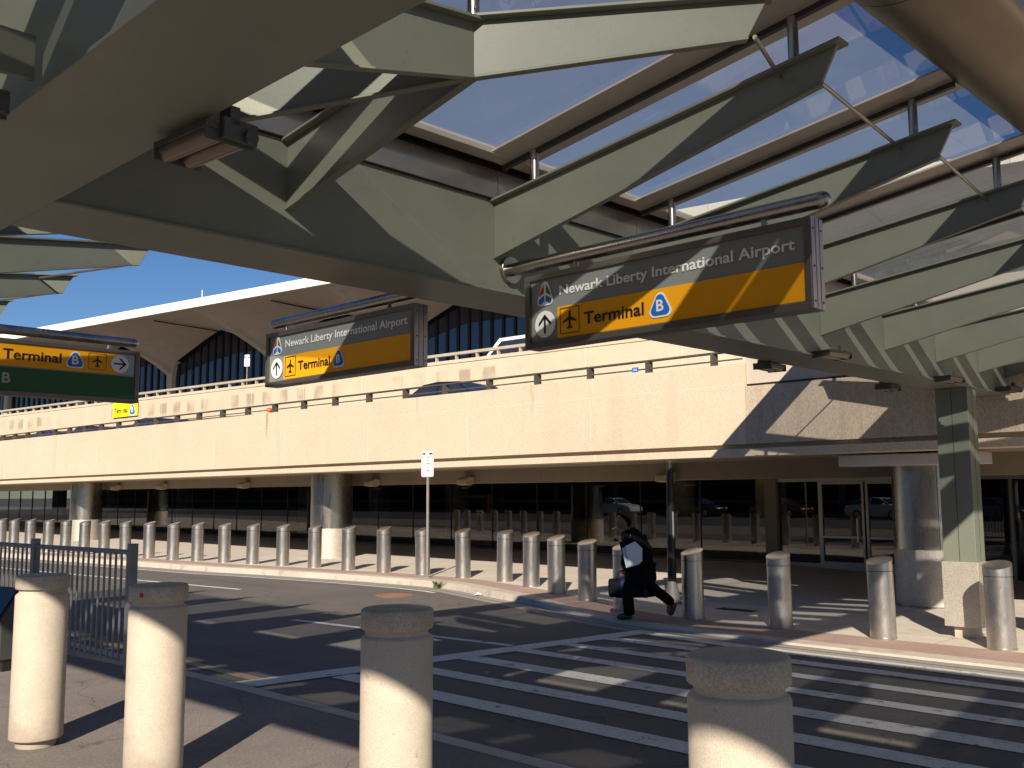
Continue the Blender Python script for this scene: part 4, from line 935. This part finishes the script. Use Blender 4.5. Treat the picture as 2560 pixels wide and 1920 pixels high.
def hand(w_, fwd, up, side):
    """palm and five bent fingers from wrist point w_"""
    w_ = Vector(w_); f = Vector(fwd).normalized(); s = Vector(side).normalized(); c = Vector(up).normalized(); out = []
    pts = dict(w=(tuple(w_), .026), p=(tuple(w_ + f * .05), (.03, .022))); ed = [('w', 'p')]
    out.append((pts, ed, 'w'))
    for k, (o, l) in enumerate(((-.027, .062), (-.009, .072), (.009, .068), (.027, .054))):
        b = w_ + f * .065 + s * o; m_ = b + f * l * .45 + c * .012; e = b + f * l * .55 + c * l * .55
        out.append((dict(a=(tuple(w_ + f * .045 + s * o * .8), .010), b=(tuple(b), .0095), m=(tuple(m_), .0085), e=(tuple(e), .007)), [('a', 'b'), ('b', 'm'), ('m', 'e')], 'a'))
    b = w_ + f * .02 - s * .028
    out.append((dict(a=(tuple(w_ + f * .015 - s * .012), .012), b=(tuple(b - s * .012 + c * .012), .0105), m=(tuple(b - s * .014 + f * .03 + c * .032), .009), e=(tuple(b + f * .05 + c * .045), .0075)), [('a', 'b'), ('b', 'm'), ('m', 'e')], 'a'))
    return out
nose = (dict(a=((.150, 0, 1.422), .014), b=((.170, 0, 1.388), .019), c=((.155, 0, 1.378), .019)), [('a', 'b'), ('b', 'c')], 'b')
lips = (dict(a=((.132, -.026, 1.347), .012), b=((.146, 0, 1.348), .017), c=((.132, .026, 1.347), .012)), [('a', 'b'), ('b', 'c')], 'b')
brow = (dict(a=((.135, -.040, 1.432), .014), b=((.152, 0, 1.433), .013), c=((.135, .040, 1.432), .014)), [('a', 'b'), ('b', 'c')], 'b')
ears = [(dict(a=((.035, s_ * .082, 1.418), .022), b=((.03, s_ * .086, 1.388), .018)), [('a', 'b')], 'a') for s_ in (-1, 1)]
def ball(c, r, n=20, keep=None):
    bm = bmesh.new(); bmesh.ops.create_uvsphere(bm, u_segments=n, v_segments=n // 2 + 4, radius=1.0)
    for v in bm.verts: v.co = Vector((c[0] + v.co.x * r[0], c[1] + v.co.y * r[1] * (1 + .08 * min(0, v.co.x) * -1), c[2] + v.co.z * r[2]))
    if keep:
        bmesh.ops.delete(bm, geom=[f for f in bm.faces if not keep(f.calc_center_median())], context='FACES')
    return bm
bodyo = skin_obj('body', SKIN, man, (body, be, 'pelvis'), nose, lips, brow, *ears, *hand((-.12, .22, .82), (.9, -.1, -.35), (.1, -.75, .6), (.1, .6, .75)), *hand((.07, -.24, .70), (.15, 0, -1), (.1, .9, 0), (1, 0, 0)))
hb = ball((.058, 0, 1.412), (.100, .080, .116)); bm_ = bmesh.new(); bm_.from_mesh(bodyo.data); t_ = bpy.data.meshes.new('t'); hb.to_mesh(t_); bm_.from_mesh(t_); bm_.to_mesh(bodyo.data); bm_.free(); bpy.data.meshes.remove(t_)
for p in bodyo.data.polygons: p.use_smooth = True
ey = MB()
for s_ in (-1, 1): ey.lathe([(.001, -.009), (.008, -.005), (.0095, 0), (.008, .005), (.001, .009)], (.142, s_ * .031, 1.415), 12)
ey.build('eye', mat('eye_white', (.55, .52, .48), .3), man, smooth=60)
hb = ball((.055, 0, 1.415), (.105, .086, .122), 24, lambda c: c.z - 1.415 > -.02 + max(0, c.x - .0) * 1.05 or c.x < -.005 and c.z > 1.335)
me_ = bpy.data.meshes.new('hair'); hb.to_mesh(me_); hb.free(); me_.materials.append(HAIR)
for p in me_.polygons: p.use_smooth = True
ho = bpy.data.objects.new('hair', me_); COL.objects.link(ho); ho.parent = man; md = ho.modifiers.new('thick', 'SOLIDIFY'); md.thickness = .012; md.offset = 1
coat = dict(hem=((-.19, 0, .47), (.25, .26)), mid=((-.18, 0, .63), (.23, .25)), pel=((-.17, 0, .78), (.215, .24)), wa=((-.135, 0, .96), (.20, .225)), ch=((-.085, 0, 1.13), (.205, .235)), col=((.0, 0, 1.285), (.115, .115)),
    shL=((-.09, .21, 1.20), .11), elL=((-.33, .25, .955), .09), wrL=((-.135, .225, .83), .052), shR=((-.04, -.21, 1.19), .11), elR=((.0, -.26, .92), .085), wrR=((.065, -.242, .73), .05))
skin_obj('coat', CLOTH, man, (coat, [('hem', 'mid'), ('mid', 'pel'), ('pel', 'wa'), ('wa', 'ch'), ('ch', 'col'), ('ch', 'shL'), ('shL', 'elL'), ('elL', 'wrL'), ('ch', 'shR'), ('shR', 'elR'), ('elR', 'wrR')], 'wa'))
skin_obj('trousers', TROUS, man, (dict(p=((-.15, 0, .80), (.14, .16)), hipL=((-.12, .10, .72), .118), kneeL=((.02, .095, .43), .088), ankL=((.0, .088, .12), .085), cufL=((-.01, .088, .06), .085), hipR=((-.18, -.09, .72), .118), kneeR=((-.34, -.09, .45), .085), ankR=((-.56, -.10, .29), .075), cufR=((-.655, -.10, .205), .08)),
    [('p', 'hipL'), ('hipL', 'kneeL'), ('kneeL', 'ankL'), ('ankL', 'cufL'), ('p', 'hipR'), ('hipR', 'kneeR'), ('kneeR', 'ankR'), ('ankR', 'cufR')], 'p'))
skin_obj('shoe', SHOE, man, (dict(h=((-.05, .085, .06), (.052, .055)), m=((.06, .085, .058), (.052, .052)), t=((.185, .085, .042), (.048, .036))), [('h', 'm'), ('m', 't')], 'm'))
skin_obj('shoe', SHOE, man, (dict(h=((-.665, -.10, .235), (.052, .055)), m=((-.635, -.10, .13), (.052, .05)), t=((-.59, -.10, .045), (.048, .034))), [('h', 'm'), ('m', 't')], 'm'))
def mloc(x, y, z): return man.matrix_basis @ Vector((x, y, z)) if False else Matrix.LocRotScale(man.location, man.rotation_euler, None) @ Vector((x, y, z))
MR = man.rotation_euler.z
fo = thing('paper_folder', 'white papers and folder clamped under the running man\'s arm', 'folder', mloc(.01, .32, .80), MR)
fq = [(-.10, .01), (.03, -.02), (.085, .27), (-.055, .335), (-.155, .235), (-.15, .06)]
MB().prism([(a - .05, b) for a, b in fq], lambda a, b, d: (a, d + .04 * (b - .15), b), -.004, .004).build('front_sheet', PAPER, fo)
MB().prism([(a * 1.0 + .0, b * .95 - .02) for a, b in fq], lambda a, b, d: (a, d + .04 * (b - .15), b), -.022, -.008).build('folder_cover', mat('folder_cover', (.5, .52, .6), .5), fo)
cg = thing('cigarette', 'thin white stick in the running man\'s mouth', 'cigarette', mloc(.145, .012, 1.347), MR)
MB().cyl((0, 0, 0), (.075, .01, -.05), .006, n=10).build('paper_tube', PAPER, cg, smooth=40)
bag = thing('duffel_bag', 'black and blue duffel bag carried low by the running man', 'bag', mloc(-.06, -.24, .29), MR)
rings = []
for xx, ww, hh in ((-.34, .08, .09), (-.33, .115, .125), (-.2, .13, .14), (.2, .13, .145), (.33, .115, .13), (.345, .08, .09)):
    rings.append([(xx, ww * abs(math.cos(q)) ** .6 * math.copysign(1, math.cos(q)), .14 + hh * abs(math.sin(q)) ** .6 * math.copysign(1, math.sin(q))) for q in [2 * math.pi * i / 24 for i in range(24)]])
MB().loft(rings).build('bag_body', BLACKB, bag, smooth=50)
for xx in (.14, -.20):
    r_ = [[(xx + dx, ww * abs(math.cos(q)) ** .6 * math.copysign(1, math.cos(q)), .14 + ww * 1.06 * abs(math.sin(q)) ** .6 * math.copysign(1, math.sin(q))) for q in [2 * math.pi * i / 24 for i in range(24)]] for dx, ww in ((-.03, .136), (.03, .136))]
    MB().loft(r_).build('blue_band', BLUEB, bag, smooth=50)
hd = MB(); pts = [(0, 0, .28), (.05, 0, .37), (.12, 0, .40), (.19, 0, .37), (.24, 0, .28)]
for a, b in zip(pts, pts[1:]): hd.cyl(a, b, .012, n=10)
hd.build('handle', BLUEB, bag, smooth=50)

# ------------------------------------------------------------------ vehicles on the upper level
def vehicle(name, label, cat, paint, prof, cabin, W, L, loc, rz, wheel_r=.32, wheels=(.85, -.85), group=None):
    """prof: body side outline (x,z); cabin: (x,z) greenhouse outline; x forward"""
    t = thing(name, label, cat, loc, rz, group)
    n = len(prof)
    MB().loft([[(x * .985, y, z) for x, z in prof] if abs(y) > W / 2 - .05 else [(x, y, z) for x, z in prof] for y in (-W / 2, -W / 2 + .08, W / 2 - .08, W / 2)]).build('body', paint, t, smooth=30, bevel=.03)
    zb_ = cabin[0][1]; zt_ = max(z for _, z in cabin)
    def tap(y, z): return y * (1 - .16 * (z - zb_) / (zt_ - zb_))
    MB().loft([[(x, tap(s * (W / 2 - .06), z), z) for x, z in cabin] for s in (-1, 1)]).build('cabin', paint, t, smooth=30, bevel=.02)
    g_ = MB()
    cx = sum(x for x, _ in cabin) / len(cabin); ins = [(cx + (x - cx) * .93, zb_ + .05 + (z - zb_) * .80) for x, z in cabin]
    xm = sorted(x for x, _ in ins); mid = cx
    for s in (-1, 1):
        for lo, hi in ((-9, mid - .05), (mid + .05, 9)):
            pl = [(min(max(x, lo), hi), z) for x, z in ins]; g_ = MB()
            g_.add([(x, tap(s * (W / 2 - .06), z) + s * .006, z) for x, z in pl], [tuple(range(len(pl)))]); g_.build('side_window', CARGL, t, recalc=False)
    for (a, b), nm in (((cabin[-1], cabin[-2]), 'windscreen'), ((cabin[0], cabin[1]), 'rear_window')):
        a = Vector((a[0], 0, a[1])); b = Vector((b[0], 0, b[1])); nrm = Vector((-(b - a).z, 0, (b - a).x)).normalized(); nrm = -nrm if (nrm.x > 0) != (a.x > cx) else nrm
        p = a.lerp(b, .1) + nrm * .006; q = a.lerp(b, .9) + nrm * .006; w0 = abs(tap(W / 2 - .14, p.z)); w1 = abs(tap(W / 2 - .14, q.z))
        MB().add([(p.x, -w0, p.z), (p.x, w0, p.z), (q.x, w1, q.z), (q.x, -w1, q.z)], [(0, 1, 2, 3)]).build(nm, CARGL, t, recalc=False)
    for xx in wheels:
        for s in (-1, 1):
            wh = MB().cyl((xx * L / 2 * .68, s * (W / 2 - .2), wheel_r), (xx * L / 2 * .68, s * (W / 2 + .005), wheel_r), wheel_r, n=28).build('wheel', TYRE, t, smooth=40)
            MB().cyl((xx * L / 2 * .68, s * (W / 2 + .006), wheel_r), (xx * L / 2 * .68, s * (W / 2 + .012), wheel_r), wheel_r * .62, n=20).build('rim', RIM, wh)
    for s in (-1, 1):
        MB().box(L / 2 - .06, L / 2 + .004, s * (W / 2 - .3) - .14, s * (W / 2 - .3) + .14, .58, .72).build('headlight', mat('lens_clear', (.7, .7, .7), .1, .3), t, bevel=.01)
        MB().box(-L / 2 - .004, -L / 2 + .06, s * (W / 2 - .25) - .1, s * (W / 2 - .25) + .1, .7, .86).build('taillight', mat('lens_red', (.4, .01, .01), .2), t, bevel=.01)
        MB().box(.62, .8, s * (W / 2 + .1) - .08, s * (W / 2 + .1) + .08, .95, 1.07).build('mirror', paint, t, bevel=.02)
    return t
SED = [(-2.25, .35), (-2.28, .7), (-2.15, .95), (-1.3, 1.0), (.9, .98), (1.9, .86), (2.25, .68), (2.27, .35), (2.1, .2), (-2.1, .2)]
SEDC = [(-1.75, .96), (-1.05, 1.42), (-.2, 1.47), (.35, 1.42), (1.15, .95)]
MPV = [(-2.35, .35), (-2.38, .8), (-2.3, 1.05), (1.1, 1.02), (2.0, .9), (2.35, .72), (2.37, .35), (2.2, .22), (-2.2, .22)]
MPVC = [(-2.28, 1.0), (-2.1, 1.68), (-1.2, 1.74), (.25, 1.72), (1.35, 1.0)]
VAN = [(-2.6, .4), (-2.62, 1.1), (1.4, 1.1), (2.3, 1.0), (2.62, .8), (2.62, .4), (2.4, .28), (-2.4, .28)]
VANC = [(-2.6, 1.06), (-2.55, 1.9), (-2.3, 1.98), (.95, 1.96), (1.75, 1.06)]
vehicle('sedan', 'dark sedan behind the railing near the middle of the deck', 'car', CARD, SED, SEDC, 1.8, 4.5, (-20.4, 18.4, 3.452), R(180 + 3))
vehicle('sedan', 'blue car seen between railing posts at far left of the deck', 'car', CARB, SED, SEDC, 1.8, 4.5, (-48.2, 18.2, 3.46), R(183))
vehicle('sedan', 'dark maroon car behind the railing left of the yellow board', 'car', CARR, SED, SEDC, 1.8, 4.5, (-43.6, 18.2, 3.452), R(183))
vehicle('sedan', 'dark blue car behind the railing right below the yellow board', 'car', CARB, SED, SEDC, 1.8, 4.5, (-37.6, 18.2, 3.455), R(183))
vp_ = W0 + WD * 39.3 + WN * 1.7
vehicle('van', 'white van on the upper roadway beside the large Terminal sign', 'van', VANW, VAN, VANC, 1.95, 5.2, (vp_.x, vp_.y, 5.552), math.atan2(WD.y, WD.x) + math.pi, .36)

for k, (cx_, pt_, lb_) in enumerate(((-52, VANW, 'white'), (-44, CARD, 'black'), (-37, CARR, 'maroon'), (-29, VANW, 'white'), (-22, CARB, 'blue'), (-15.5, CARR, 'maroon'), (-9, CARD, 'black'), (-2, VANW, 'white'))):
    vehicle('sedan', '%s car parked far behind the viewer, %s seen mirrored in the hall glass' % (lb_, ORD[k]), 'car', pt_, SED, SEDC, 1.8, 4.5, (cx_, -22 - (k % 3) * .4, .008), R(2 * k), group='cars parked behind the viewer')
# ------------------------------------------------------------------ unseen low garage, added behind the viewer to darken the reflections in the glass
pg = thing('reflection_garage', 'long grey open garage added unseen behind the viewer to darken reflections', 'building', (-20, -34, 0))
gm = mat('garage_concrete', (.12, .115, .105), .9, var=.1)
for z0, z1 in ((0, .1), (.9, 1.2), (3.1, 4.4), (6.4, 7.6)):
    MB().box(-280, 70, -.3 if z0 else -12, 0 if z0 else .0, z0, z1).build('spandrel', gm, pg)
for i in range(21): MB().box(-90 + i * 8, -89.4 + i * 8, -.5, -.31, 0, 7.6).build('column', gm, pg)
MB().box(-280, 70, -12, -11.8, .1, 7.6).build('back_wall', DARK, pg); MB().box(-280, 70, -11.8, -.31, 3.3, 3.5).box(-280, 70, -11.8, -.31, 6.6, 6.8).build('deck', gm, pg)
